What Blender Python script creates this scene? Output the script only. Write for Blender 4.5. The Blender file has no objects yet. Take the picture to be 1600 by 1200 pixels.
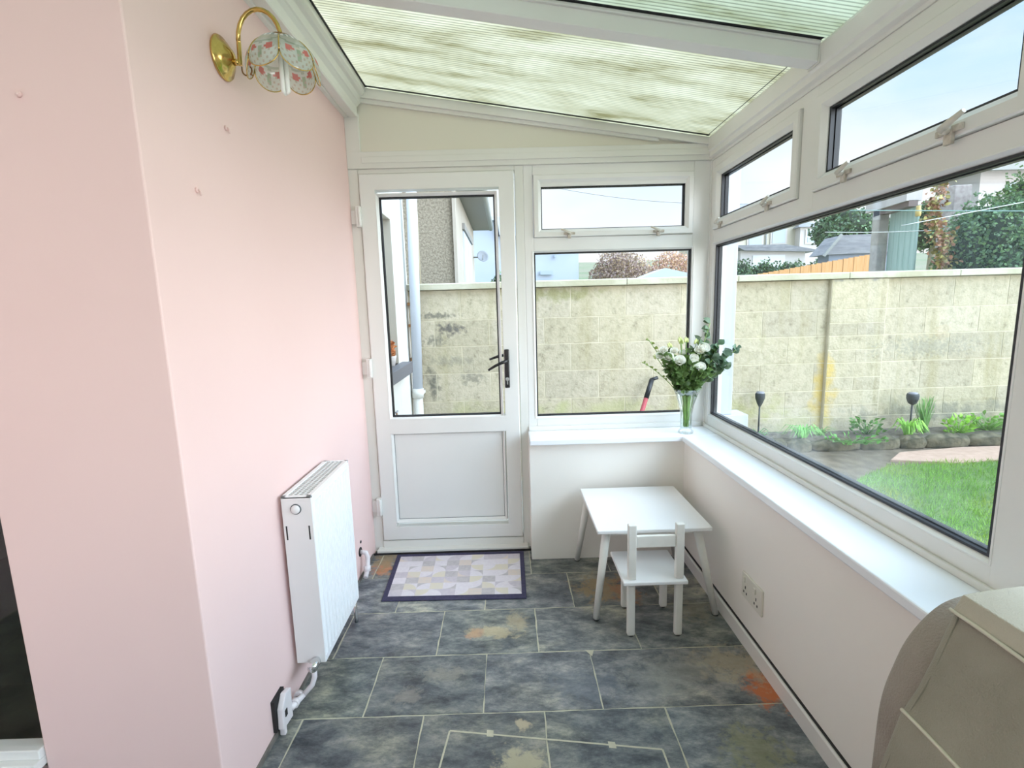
import bpy, bmesh, math, random
from mathutils import Vector, Matrix, noise
random.seed(7)
S = bpy.context.scene
COL = S.collection
PI = math.pi

# ------------------------------------------------------------------ camera
F_PX, PITCH, YAW, ROLL = 775.95, -0.1513, -0.0073, -0.028
CAM = Vector((0.7934, 0.0, 1.3647))
cy_, sy_, cp_, sp_, cr_, sr_ = math.cos(YAW), math.sin(YAW), math.cos(PITCH), math.sin(PITCH), math.cos(ROLL), math.sin(ROLL)
right = Vector((cy_, sy_, 0)); fwd = Vector((-sy_*cp_, cy_*cp_, sp_)); up = Vector((sy_*sp_, -cy_*sp_, cp_))
ri = cr_*right + sr_*up; ui = -sr_*right + cr_*up
cam_d = bpy.data.cameras.new('camera'); cam = bpy.data.objects.new('camera', cam_d); COL.objects.link(cam)
cam.matrix_world = Matrix(((ri.x, ui.x, -fwd.x, CAM.x), (ri.y, ui.y, -fwd.y, CAM.y), (ri.z, ui.z, -fwd.z, CAM.z), (0, 0, 0, 1)))
cam_d.sensor_width = 36; cam_d.lens = F_PX/1600*36; cam_d.clip_start = 0.02; cam_d.clip_end = 500
S.camera = cam

# ------------------------------------------------------------------ world, sun, exposure
def build_world():
    w = bpy.data.worlds.new('sky'); S.world = w; w.use_nodes = True
    nt = w.node_tree; n = nt.nodes; L = nt.links; n.clear()
    out = n.new('ShaderNodeOutputWorld'); bg = n.new('ShaderNodeBackground')
    tc = n.new('ShaderNodeTexCoord'); mp = n.new('ShaderNodeMapping'); mp.inputs['Scale'].default_value = (1.0, 1.0, 2.2)
    mp.inputs['Location'].default_value = (0.35, 0.1, 0.2)
    nz = n.new('ShaderNodeTexNoise'); nz.inputs['Scale'].default_value = 2.2; nz.inputs['Detail'].default_value = 5; nz.inputs['Roughness'].default_value = .5
    cr = n.new('ShaderNodeValToRGB'); cr.color_ramp.elements[0].position = .40; cr.color_ramp.elements[1].position = .60
    cr.color_ramp.elements[0].color = (0.36, 0.64, 0.95, 1); cr.color_ramp.elements[1].color = (0.84, 0.90, 0.94, 1)
    sx = n.new('ShaderNodeSeparateXYZ')
    # overcast brightening to the zenith, hazier at the horizon
    mr = n.new('ShaderNodeMapRange'); mr.inputs['From Min'].default_value = .62; mr.inputs['From Max'].default_value = .95
    mr.inputs['To Min'].default_value = 1.0; mr.inputs['To Max'].default_value = SKY_ZENITH
    hz = n.new('ShaderNodeMapRange'); hz.inputs['From Min'].default_value = .08; hz.inputs['From Max'].default_value = .42
    hz.inputs['To Min'].default_value = 1.0; hz.inputs['To Max'].default_value = 0.0
    mx = n.new('ShaderNodeMix'); mx.data_type = 'RGBA'; mx.inputs['B'].default_value = (0.90, 0.915, 0.93, 1)
    ml = n.new('ShaderNodeMath'); ml.operation = 'MULTIPLY'; ml.inputs[1].default_value = SKY_STRENGTH
    L.new(tc.outputs['Generated'], mp.inputs[0]); L.new(mp.outputs[0], nz.inputs['Vector']); L.new(nz.outputs[0], cr.inputs[0])
    L.new(tc.outputs['Generated'], sx.inputs[0]); L.new(sx.outputs['Z'], mr.inputs[0]); L.new(sx.outputs['Z'], hz.inputs[0])
    L.new(hz.outputs[0], mx.inputs['Factor']); L.new(cr.outputs[0], mx.inputs['A'])
    # wide sky glow added out of view, behind right, to brighten the room
    dt = n.new('ShaderNodeVectorMath'); dt.operation = 'DOT_PRODUCT'; dt.inputs[1].default_value = Vector((.90, -.40, .20)).normalized()
    g1 = n.new('ShaderNodeMapRange'); g1.interpolation_type = 'SMOOTHSTEP'; g1.inputs['From Min'].default_value = .48; g1.inputs['From Max'].default_value = 1.0; g1.inputs['To Min'].default_value = 0; g1.inputs['To Max'].default_value = SKY_GLOW
    nrm = n.new('ShaderNodeVectorMath'); nrm.operation = 'NORMALIZE'; L.new(tc.outputs['Generated'], nrm.inputs[0]); L.new(nrm.outputs[0], dt.inputs[0]); L.new(dt.outputs['Value'], g1.inputs[0])
    ad = n.new('ShaderNodeMath'); ad.operation = 'ADD'; L.new(mr.outputs[0], ad.inputs[0]); L.new(g1.outputs[0], ad.inputs[1])
    L.new(mx.outputs['Result'], bg.inputs[0]); L.new(ad.outputs[0], ml.inputs[0]); L.new(ml.outputs[0], bg.inputs[1]); L.new(bg.outputs[0], out.inputs[0])
SKY_STRENGTH = .64; SKY_ZENITH = 4.0; SKY_GLOW = 6.5
build_world()
sd = bpy.data.lights.new('sun', 'SUN'); sd.energy = .45; sd.angle = math.radians(40); sd.color = (1, .97, .92)
so = bpy.data.objects.new('sun', sd); COL.objects.link(so); so.location = (0, -2, 6)
so.rotation_euler = Vector((-.75, 0.35, -.75)).to_track_quat('-Z', 'Y').to_euler()
vs = S.view_settings; vs.view_transform = 'Standard'; vs.look = 'None'; vs.gamma = 1; vs.use_curve_mapping = False; vs.exposure = 0.98
S.cycles.transparent_max_bounces = 32; S.cycles.max_bounces = 14; S.cycles.diffuse_bounces = 7

# ------------------------------------------------------------------ materials
def mat(name, col, rough=.5, metal=0, noise_scale=20, col2=None, bump=0, bump_scale=60, spec=.5, vcol=False, coat=0, sheen=0, detail=4, stretch=None, ramp=(.35, .65), thin=0):
    m = bpy.data.materials.new(name); m.use_nodes = True; nt = m.node_tree; n = nt.nodes; L = nt.links
    b = n['Principled BSDF']; b.inputs['Base Color'].default_value = (*col, 1); b.inputs['Roughness'].default_value = rough
    b.inputs['Metallic'].default_value = metal; b.inputs['Specular IOR Level'].default_value = spec; b.inputs['Coat Weight'].default_value = coat
    b.inputs['Sheen Weight'].default_value = sheen
    tc = n.new('ShaderNodeTexCoord'); vec = tc.outputs['Object']
    if stretch:
        mp = n.new('ShaderNodeMapping'); mp.inputs['Scale'].default_value = stretch; L.new(vec, mp.inputs[0]); vec = mp.outputs[0]
    src = None
    if col2 is not None:
        nz = n.new('ShaderNodeTexNoise'); nz.inputs['Scale'].default_value = noise_scale; nz.inputs['Detail'].default_value = detail; L.new(vec, nz.inputs['Vector'])
        r = n.new('ShaderNodeValToRGB'); r.color_ramp.elements[0].position = ramp[0]; r.color_ramp.elements[1].position = ramp[1]
        r.color_ramp.elements[0].color = (*col, 1); r.color_ramp.elements[1].color = (*col2, 1)
        L.new(nz.outputs[0], r.inputs[0]); src = r.outputs[0]
    if vcol:
        va = n.new('ShaderNodeAttribute'); va.attribute_name = 'tint'
        mx = n.new('ShaderNodeMix'); mx.data_type = 'RGBA'; mx.blend_type = 'MULTIPLY'; mx.inputs['Factor'].default_value = 1
        if src: L.new(src, mx.inputs['A'])
        else: mx.inputs['A'].default_value = (*col, 1)
        L.new(va.outputs['Color'], mx.inputs['B']); src = mx.outputs['Result']
    if src: L.new(src, b.inputs['Base Color'])
    if thin:
        tl = n.new('ShaderNodeBsdfTranslucent'); tl.inputs[0].default_value = (*col, 1)
        if src: L.new(src, tl.inputs[0])
        ms = n.new('ShaderNodeMixShader'); ms.inputs[0].default_value = thin; L.new(b.outputs[0], ms.inputs[1]); L.new(tl.outputs[0], ms.inputs[2]); L.new(ms.outputs[0], n['Material Output'].inputs[0])
    if bump:
        nb = n.new('ShaderNodeTexNoise'); nb.inputs['Scale'].default_value = bump_scale; nb.inputs['Detail'].default_value = 5; L.new(vec, nb.inputs['Vector'])
        bp = n.new('ShaderNodeBump'); bp.inputs['Strength'].default_value = bump; bp.inputs['Distance'].default_value = .01
        L.new(nb.outputs[0], bp.inputs['Height']); L.new(bp.outputs[0], b.inputs['Normal'])
    return m

def glass_mat(name, tint=(1, 1, 1), refl=.5, haze=0.0, haze_z=None):
    m = bpy.data.materials.new(name); m.use_nodes = True; nt = m.node_tree; n = nt.nodes; L = nt.links; n.clear()
    o = n.new('ShaderNodeOutputMaterial'); tr = n.new('ShaderNodeBsdfTransparent'); tr.inputs[0].default_value = (*tint, 1)
    gl = n.new('ShaderNodeBsdfGlossy'); gl.inputs['Roughness'].default_value = .02
    fr = n.new('ShaderNodeFresnel'); fr.inputs[0].default_value = 1.45
    ml = n.new('ShaderNodeMath'); ml.operation = 'MULTIPLY'; ml.inputs[1].default_value = refl
    mx = n.new('ShaderNodeMixShader'); L.new(fr.outputs[0], ml.inputs[0]); L.new(ml.outputs[0], mx.inputs[0]); L.new(tr.outputs[0], mx.inputs[1]); L.new(gl.outputs[0], mx.inputs[2])
    last = mx.outputs[0]
    if haze:
        df = n.new('ShaderNodeBsdfTranslucent'); df.inputs[0].default_value = (.9, .95, .97, 1)
        tc = n.new('ShaderNodeTexCoord'); nz = n.new('ShaderNodeTexNoise'); nz.inputs['Scale'].default_value = 5; nz.inputs['Detail'].default_value = 3
        L.new(tc.outputs['Object'], nz.inputs['Vector'])
        sx = n.new('ShaderNodeSeparateXYZ'); L.new(tc.outputs['Object'], sx.inputs[0])
        mr = n.new('ShaderNodeMapRange'); mr.inputs['From Min'].default_value = haze_z[0]; mr.inputs['From Max'].default_value = haze_z[1]
        mr.inputs['To Min'].default_value = haze; mr.inputs['To Max'].default_value = .0
        L.new(sx.outputs['Z'], mr.inputs[0])
        m2 = n.new('ShaderNodeMath'); m2.operation = 'MULTIPLY'; L.new(mr.outputs[0], m2.inputs[0])
        rr = n.new('ShaderNodeMapRange'); rr.inputs['From Min'].default_value = .35; rr.inputs['From Max'].default_value = .65; L.new(nz.outputs[0], rr.inputs[0])
        L.new(rr.outputs[0], m2.inputs[1])
        mz = n.new('ShaderNodeMixShader'); L.new(m2.outputs[0], mz.inputs[0]); L.new(last, mz.inputs[1]); L.new(df.outputs[0], mz.inputs[2]); last = mz.outputs[0]
    L.new(last, o.inputs[0]); return m

M = {}
M['pink'] = mat('pink_plaster', (.79, .575, .55), .62, col2=(.81, .595, .57), noise_scale=1.5, bump=.12, bump_scale=5)
M['upvc'] = mat('white_upvc', (.76, .755, .735), .28, col2=(.78, .775, .755), noise_scale=3)
M['upvc_aged'] = mat('aged_upvc', (.72, .715, .67), .35, col2=(.76, .75, .72), noise_scale=2)
M['upvc_out'] = mat('outside_upvc', (.42, .44, .50), .4, col2=(.46, .47, .52), noise_scale=3)  # darker, bluer copy of the white uPVC for the outer post
M['cream'] = mat('cream_panel', (.72, .69, .60), .45)
M['white_wall'] = mat('off_white_paint', (.86, .82, .765), .6, col2=(.88, .84, .785), noise_scale=1.2, bump=.05, bump_scale=8)
M['skirt'] = mat('skirting_paint', (.74, .72, .69), .4)
M['sill'] = mat('sill_board', (.86, .88, .92), .22)
M['gasket'] = mat('black_gasket', (.012, .012, .016), .45)
M['spacer'] = mat('spacer_bar', (.10, .11, .12), .4)
M['glass'] = glass_mat('window_glass', (.99, .998, .995), .08)
M['glass_misty'] = glass_mat('misted_glass', (.985, .995, .992), .08, .06, (.72, .98))
M['vase_glass'] = glass_mat('vase_glass', (.98, .995, .99), .5)
M['water'] = glass_mat('vase_water', (.93, .97, .92), .3)
M['black_metal'] = mat('black_handle', (.015, .013, .014), .25)
M['chrome'] = mat('chrome', (.75, .75, .76), .18, 1)
M['rad'] = mat('radiator_enamel', (.86, .86, .88), .22)
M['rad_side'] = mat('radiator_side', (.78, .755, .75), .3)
M['rad_grille'] = mat('radiator_grille', (.70, .70, .70), .5)
M['pipe'] = mat('white_painted_pipe', (.75, .70, .72), .3)
M['dark'] = mat('dark_hole', (.02, .017, .018), .8)
M['brass'] = mat('brass', (.72, .50, .17), .2, 1, col2=(.55, .38, .12), noise_scale=25)
M['brass_dark'] = mat('aged_brass', (.28, .15, .07), .35, .9)
M['kid_white'] = mat('white_lacquer', (.84, .84, .85), .3)
M['kid_leg'] = mat('white_painted_wood', (.74, .73, .69), .4, col2=(.77, .76, .72), noise_scale=30)
M['rubber'] = mat('rubber_foot', (.05, .05, .05), .6)
M['navy'] = mat('navy_mat_border', (.035, .03, .075), .8, col2=(.05, .045, .10), noise_scale=80, bump=.3, bump_scale=300)
M['matA'] = mat('mat_pale', (.66, .61, .66), .85, col2=(.70, .66, .70), noise_scale=60)
M['matB'] = mat('mat_grey', (.45, .415, .44), .85, col2=(.52, .485, .50), noise_scale=60)
M['matC'] = mat('mat_yellow', (.66, .60, .49), .85, col2=(.64, .59, .52), noise_scale=60)
M['matD'] = mat('mat_lilac', (.52, .47, .53), .85, col2=(.58, .53, .57), noise_scale=60)
M['matE'] = mat('mat_beige', (.66, .56, .50), .85, col2=(.62, .55, .52), noise_scale=60)
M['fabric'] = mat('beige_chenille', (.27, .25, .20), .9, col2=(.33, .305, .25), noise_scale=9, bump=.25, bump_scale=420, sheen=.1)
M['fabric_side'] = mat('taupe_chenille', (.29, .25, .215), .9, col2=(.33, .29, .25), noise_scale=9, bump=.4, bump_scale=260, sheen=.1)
M['fabric_lit'] = mat('lit_top_chenille', (.45, .41, .335), .9, col2=(.50, .46, .385), noise_scale=9, bump=.25, bump_scale=420, sheen=.1)  # chenille lightened to carry the window light on the chair's top face
M['piping'] = mat('cream_piping', (.62, .58, .48), .8)
M['render'] = mat('white_render', (.58, .57, .54), .8, col2=(.62, .61, .58), noise_scale=4, bump=.2, bump_scale=80)
M['reveal'] = mat('beige_reveal', (.46, .41, .34), .8)
M['slate_sill'] = mat('grey_sill_paint', (.13, .13, .15), .5)
M['drain'] = mat('white_drainpipe', (.50, .54, .62), .4)
M['soil'] = mat('dark_soil', (.07, .06, .045), .95, col2=(.16, .14, .11), noise_scale=25, bump=.8, bump_scale=40)
M['path'] = mat('gravel_path', (.085, .065, .04), .95, col2=(.155, .12, .08), noise_scale=12, bump=.6, bump_scale=90)
M['paving'] = mat('yard_paving', (.34, .33, .30), .85, col2=(.42, .40, .36), noise_scale=5)
M['kerb'] = mat('mossy_stone', (.045, .045, .025), .95, col2=(.15, .13, .08), noise_scale=14, bump=.8, bump_scale=30)
M['brickslab'] = mat('pink_paving_slab', (.36, .24, .18), .85, col2=(.44, .30, .23), noise_scale=20)
M['turf'] = mat('turf_base', (.06, .13, .025), .95, col2=(.10, .17, .04), noise_scale=8)
M['grass'] = mat('grass_blade', (.20, .40, .06), .6, thin=.3, vcol=True)
M['leaf'] = mat('plant_leaf', (.22, .36, .11), .5, thin=.35, vcol=True)
M['hedge'] = mat('hedge_leaf', (.17, .25, .13), .6, thin=.25, vcol=True)
M['tree'] = mat('tree_leaf', (.16, .22, .13), .7, vcol=True)
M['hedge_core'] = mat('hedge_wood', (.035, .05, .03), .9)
M['bare'] = mat('bare_twigs', (.50, .43, .38), .9, vcol=True, thin=.3)
M['wallblock'] = None
M['solar'] = mat('dark_solar_light', (.035, .04, .045), .75)
M['red'] = mat('red_paint', (.34, .06, .07), .6)
M['grey_plastic'] = mat('grey_plastic', (.25, .25, .28), .5)
M['pebble'] = mat('brown_pebbledash', (.215, .185, .14), .95, col2=(.34, .30, .235), noise_scale=38, bump=1, bump_scale=60, detail=8, ramp=(.38, .62))
M['taupe'] = mat('taupe_render', (.38, .34, .29), .9, col2=(.42, .38, .33), noise_scale=3)
M['gutter'] = mat('grey_gutter', (.30, .31, .30), .6)
M['soffit'] = mat('soffit', (.26, .25, .24), .7)
M['pale_roof'] = mat('grey_slate_roof', (.22, .22, .24), .8, col2=(.30, .30, .32), noise_scale=3, stretch=(1, 1, 6))
M['bluehouse'] = mat('blue_grey_render', (.42, .48, .60), .8, col2=(.50, .54, .62), noise_scale=.6)
M['far_cream'] = mat('cream_house_render', (.58, .54, .45), .8)
M['far_white'] = mat('white_house_render', (.60, .56, .55), .8)
M['far_glass'] = mat('distant_pane', (.40, .47, .54), .3)
M['fence'] = mat('orange_fence_wood', (.56, .29, .105), .7, col2=(.64, .36, .16), noise_scale=6, stretch=(6, 6, .5))
M['turq'] = mat('turquoise_boards', (.38, .55, .51), .6, col2=(.50, .65, .61), noise_scale=6, stretch=(6, 6, .3))
M['weathered'] = mat('weathered_timber', (.38, .34, .32), .8, col2=(.52, .49, .45), noise_scale=8)
M['stone'] = mat('pinkish_stone', (.38, .31, .30), .9, col2=(.50, .44, .42), noise_scale=20)
M['cable'] = mat('cable_green', (.22, .36, .35), .5)
M['cable_w'] = mat('cable_white', (.55, .58, .58), .5)
M['cable_g'] = mat('cable_grey', (.40, .42, .45), .5)
M['terracotta'] = mat('terracotta', (.62, .25, .10), .7)
M['stem'] = mat('green_stem', (.22, .36, .09), .5, vcol=False)
M['petal'] = mat('white_petal', (.84, .83, .74), .6, thin=.45, col2=(.90, .90, .86), noise_scale=40)
M['bud'] = mat('green_bud', (.60, .66, .28), .5)
M['euc'] = mat('eucalyptus_leaf', (.135, .155, .105), .5, thin=.3, vcol=True)
M['bulb'] = mat('opal_bulb', (.85, .84, .80), .3)
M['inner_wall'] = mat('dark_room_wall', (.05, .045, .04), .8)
M['hill'] = mat('hill_ground', (.24, .22, .16), .95, col2=(.16, .20, .11), noise_scale=.3)
M['tan'] = mat('tan_trim', (.42, .36, .27), .8)
M['socket'] = mat('socket_plastic', (.72, .69, .61), .35)
M['vine'] = mat('vine_leaf', (.34, .22, .13), .7, vcol=True)

def slate_mat():
    m = mat('slate_tile', (.085, .098, .10), .42, vcol=False, bump=.6, bump_scale=22)
    nt = m.node_tree; n = nt.nodes; L = nt.links; b = n['Principled BSDF']
    tc = n.new('ShaderNodeTexCoord'); va = n.new('ShaderNodeAttribute'); va.attribute_name = 'tint'
    off = n.new('ShaderNodeVectorMath'); off.operation = 'MULTIPLY_ADD'; off.inputs[1].default_value = (37, 53, 17)
    L.new(va.outputs['Color'], off.inputs[0]); L.new(tc.outputs['Object'], off.inputs[2])
    nz = n.new('ShaderNodeTexNoise'); nz.inputs['Scale'].default_value = 13; nz.inputs['Detail'].default_value = 9; nz.inputs['Roughness'].default_value = .76; nz.inputs['Distortion'].default_value = .15
    mpz = n.new('ShaderNodeMapping'); mpz.inputs['Rotation'].default_value = (0, 0, .7); mpz.inputs['Scale'].default_value = (.55, 1.15, 1); L.new(off.outputs[0], mpz.inputs[0]); L.new(mpz.outputs[0], nz.inputs['Vector'])
    r = n.new('ShaderNodeValToRGB'); e = r.color_ramp.elements; e[0].position = .34; e[0].color = (.040, .048, .055, 1); e[1].position = .67; e[1].color = (.36, .35, .32, 1)
    x = e.new(.46); x.color = (.108, .120, .130, 1); x = e.new(.545); x.color = (.19, .205, .20, 1)
    L.new(nz.outputs[0], r.inputs[0])
    mul = n.new('ShaderNodeMix'); mul.data_type = 'RGBA'; mul.blend_type = 'MULTIPLY'; mul.inputs['Factor'].default_value = 1
    L.new(r.outputs[0], mul.inputs['A']); L.new(va.outputs['Color'], mul.inputs['B'])
    n3 = n.new('ShaderNodeTexNoise'); n3.inputs['Scale'].default_value = 3.2; n3.inputs['Detail'].default_value = 6; n3.inputs['Roughness'].default_value = .65; L.new(off.outputs[0], n3.inputs['Vector'])
    m3 = n.new('ShaderNodeMapRange'); m3.inputs['From Min'].default_value = .50; m3.inputs['From Max'].default_value = .66; m3.inputs['To Max'].default_value = .6; L.new(n3.outputs[0], m3.inputs[0])
    w3 = n.new('ShaderNodeMix'); w3.data_type = 'RGBA'; w3.blend_type = 'MULTIPLY'; w3.inputs['B'].default_value = (1.9, 1.75, 1.35, 1); L.new(m3.outputs[0], w3.inputs['Factor']); L.new(mul.outputs['Result'], w3.inputs['A'])
    cur = w3.outputs['Result']
    # mineral stains that the photographed slates carry: (x, y, rx, ry, colour, amount)
    for i, (sx, sy, rx, ry, c, a) in enumerate([(.70, 1.94, .14, .05, (.50, .42, .26), .7), (.80, 2.0, .06, .09, (.44, .37, .24), .65), (.62, 1.93, .05, .05, (.5, .28, .16), .6),
            (1.69, 1.58, .10, .11, (.46, .13, .04), 1.0), (1.62, 1.70, .18, .12, (.42, .35, .24), .6), (1.42, 1.68, .20, .13, (.31, .30, .26), .45), (1.30, 1.62, .14, .13, (.28, .28, .26), .4),
            (1.22, 2.25, .16, .14, (.30, .22, .12), .9), (1.33, 2.2, .08, .12, (.34, .15, .07), .8), (.09, 2.50, .07, .09, (.50, .20, .09), .9), (.08, 2.58, .09, .12, (.30, .22, .12), .8),
            (.80, 1.32, .09, .07, (.42, .38, .26), .9), (.40, 1.60, .06, .06, (.29, .26, .22), .5), (.52, 1.70, .10, .05, (.29, .27, .22), .5), (1.52, 1.33, .12, .12, (.26, .27, .15), .6), (1.6, 2.05, .12, .1, (.25, .22, .15), .5),
            (.81, 1.46, .03, .03, (.45, .38, .26), .9), (1.05, 1.62, .16, .10, (.13, .15, .18), .5)]):
        sub = n.new('ShaderNodeVectorMath'); sub.operation = 'SUBTRACT'; sub.inputs[1].default_value = (sx, sy, 0); L.new(tc.outputs['Object'], sub.inputs[0])
        sc = n.new('ShaderNodeVectorMath'); sc.operation = 'MULTIPLY'; sc.inputs[1].default_value = (1/rx, 1/ry, 0); L.new(sub.outputs[0], sc.inputs[0])
        ln = n.new('ShaderNodeVectorMath'); ln.operation = 'LENGTH'; L.new(sc.outputs[0], ln.inputs[0])
        n2 = n.new('ShaderNodeTexNoise'); n2.inputs['Scale'].default_value = 16 + i; n2.inputs['Detail'].default_value = 8; n2.inputs['Roughness'].default_value = .7; n2.inputs['Distortion'].default_value = .3; L.new(tc.outputs['Object'], n2.inputs['Vector'])
        ad = n.new('ShaderNodeMath'); ad.operation = 'MULTIPLY_ADD'; ad.inputs[1].default_value = 3.2; L.new(n2.outputs[0], ad.inputs[0]); L.new(ln.outputs['Value'], ad.inputs[2])
        mr = n.new('ShaderNodeMapRange'); mr.inputs['From Min'].default_value = 2.05; mr.inputs['From Max'].default_value = 2.5; mr.inputs['To Min'].default_value = a; mr.inputs['To Max'].default_value = 0
        L.new(ad.outputs[0], mr.inputs[0])
        mx = n.new('ShaderNodeMix'); mx.data_type = 'RGBA'; mx.inputs['B'].default_value = (*c, 1); L.new(mr.outputs[0], mx.inputs['Factor']); L.new(cur, mx.inputs['A']); cur = mx.outputs['Result']
    L.new(cur, b.inputs['Base Color'])
    return m
M['slate'] = slate_mat()
M['grout'] = mat('pale_grout', (.46, .44, .33), .8, col2=(.56, .53, .41), noise_scale=30)

def block_mat():
    m = mat('concrete_block', (.50, .475, .36), .95, bump=.5, bump_scale=55)
    nt = m.node_tree; n = nt.nodes; L = nt.links; b = n['Principled BSDF']
    tc = n.new('ShaderNodeTexCoord'); va = n.new('ShaderNodeAttribute'); va.attribute_name = 'tint'
    nz = n.new('ShaderNodeTexNoise'); nz.inputs['Scale'].default_value = 18; nz.inputs['Detail'].default_value = 8; nz.inputs['Roughness'].default_value = .7; L.new(tc.outputs['Object'], nz.inputs['Vector'])
    r = n.new('ShaderNodeValToRGB'); e = r.color_ramp.elements; e[0].position = .28; e[0].color = (.25, .215, .155, 1); e[1].position = .55; e[1].color = (.525, .46, .345, 1)
    x = e.new(.40); x.color = (.44, .385, .28, 1)
    L.new(nz.outputs[0], r.inputs[0])
    mul = n.new('ShaderNodeMix'); mul.data_type = 'RGBA'; mul.blend_type = 'MULTIPLY'; mul.inputs['Factor'].default_value = 1
    L.new(r.outputs[0], mul.inputs['A']); L.new(va.outputs['Color'], mul.inputs['B'])
    # algae running down in streaks
    mp = n.new('ShaderNodeMapping'); mp.inputs['Scale'].default_value = (3.0, 1, .35); L.new(tc.outputs['Object'], mp.inputs[0])
    ns = n.new('ShaderNodeTexNoise'); ns.inputs['Scale'].default_value = 2.2; ns.inputs['Detail'].default_value = 5; L.new(mp.outputs[0], ns.inputs['Vector'])
    mr = n.new('ShaderNodeMapRange'); mr.inputs['From Min'].default_value = .52; mr.inputs['From Max'].default_value = .72; mr.inputs['To Min'].default_value = 0; mr.inputs['To Max'].default_value = .7; L.new(ns.outputs[0], mr.inputs[0])
    m1 = n.new('ShaderNodeMix'); m1.data_type = 'RGBA'; m1.inputs['B'].default_value = (.36, .31, .17, 1); L.new(mr.outputs[0], m1.inputs['Factor']); L.new(mul.outputs['Result'], m1.inputs['A'])
    cur = m1.outputs['Result']
    # dark lichen marks, damp and streaks with their own places (x, z, rx, rz, colour, amount, noise scale)
    for i, (sx, sz, rx, rz, c, a, sc_) in enumerate([(.33, 1.21, .14, .06, (.12, .11, .10), .9, 30), (.22, 1.32, .22, .03, (.16, .15, .12), .8, 40), (.20, 1.12, .10, .05, (.2, .19, .15), .8, 30),
            (.17, .76, .06, .16, (.16, .15, .12), .9, 18), (.50, .80, .12, .06, (.25, .23, .18), .8, 45), (.35, .95, .25, .04, (.28, .26, .2), .7, 25), (.95, 1.20, .04, .45, (.27, .27, .10), .75, 9), (.07, 1.0, .02, .6, (.36, .24, .13), .7, 20),
            (1.15, 1.46, .45, .07, (.30, .29, .13), .75, 14), (3.42, .60, .10, .35, (.62, .44, .12), .8, 8), (2.6, .45, .55, .12, (.40, .38, .17), .7, 8), (3.2, .34, .3, .12, (.42, .4, .2), .6, 8), (4.5, .40, .9, .09, (.20, .2, .16), .7, 12), (4.3, .95, .5, .10, (.30, .29, .24), .6, 40),
            (3.7, 1.53, .35, .03, (.25, .24, .22), .8, 20), (1.7, .5, .5, .1, (.44, .43, .22), .6, 6), (.8, .5, .5, .1, (.44, .43, .22), .6, 6)]):
        sub = n.new('ShaderNodeVectorMath'); sub.operation = 'SUBTRACT'; sub.inputs[1].default_value = (sx, 0, sz); L.new(tc.outputs['Object'], sub.inputs[0])
        sc = n.new('ShaderNodeVectorMath'); sc.operation = 'MULTIPLY'; sc.inputs[1].default_value = (1/rx, 0, 1/rz); L.new(sub.outputs[0], sc.inputs[0])
        ln = n.new('ShaderNodeVectorMath'); ln.operation = 'LENGTH'; L.new(sc.outputs[0], ln.inputs[0])
        n2 = n.new('ShaderNodeTexNoise'); n2.inputs['Scale'].default_value = sc_; n2.inputs['Detail'].default_value = 5; L.new(tc.outputs['Object'], n2.inputs['Vector'])
        ad = n.new('ShaderNodeMath'); ad.operation = 'MULTIPLY_ADD'; ad.inputs[1].default_value = 3.2; L.new(n2.outputs[0], ad.inputs[0]); L.new(ln.outputs['Value'], ad.inputs[2])
        mr = n.new('ShaderNodeMapRange'); mr.inputs['From Min'].default_value = 1.8; mr.inputs['From Max'].default_value = 2.6; mr.inputs['To Min'].default_value = a; mr.inputs['To Max'].default_value = 0
        L.new(ad.outputs[0], mr.inputs[0])
        mx = n.new('ShaderNodeMix'); mx.data_type = 'RGBA'; mx.inputs['B'].default_value = (*c, 1); L.new(mr.outputs[0], mx.inputs['Factor']); L.new(cur, mx.inputs['A']); cur = mx.outputs['Result']
    L.new(cur, b.inputs['Base Color'])
    return m
M['wallblock'] = block_mat()
M['mortar'] = mat('pale_mortar', (.58, .52, .385), .95, col2=(.68, .62, .48), noise_scale=9)
M['coping'] = mat('coping_stone', (.44, .41, .29), .9, col2=(.56, .53, .42), noise_scale=5, bump=.3, bump_scale=40)

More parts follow.
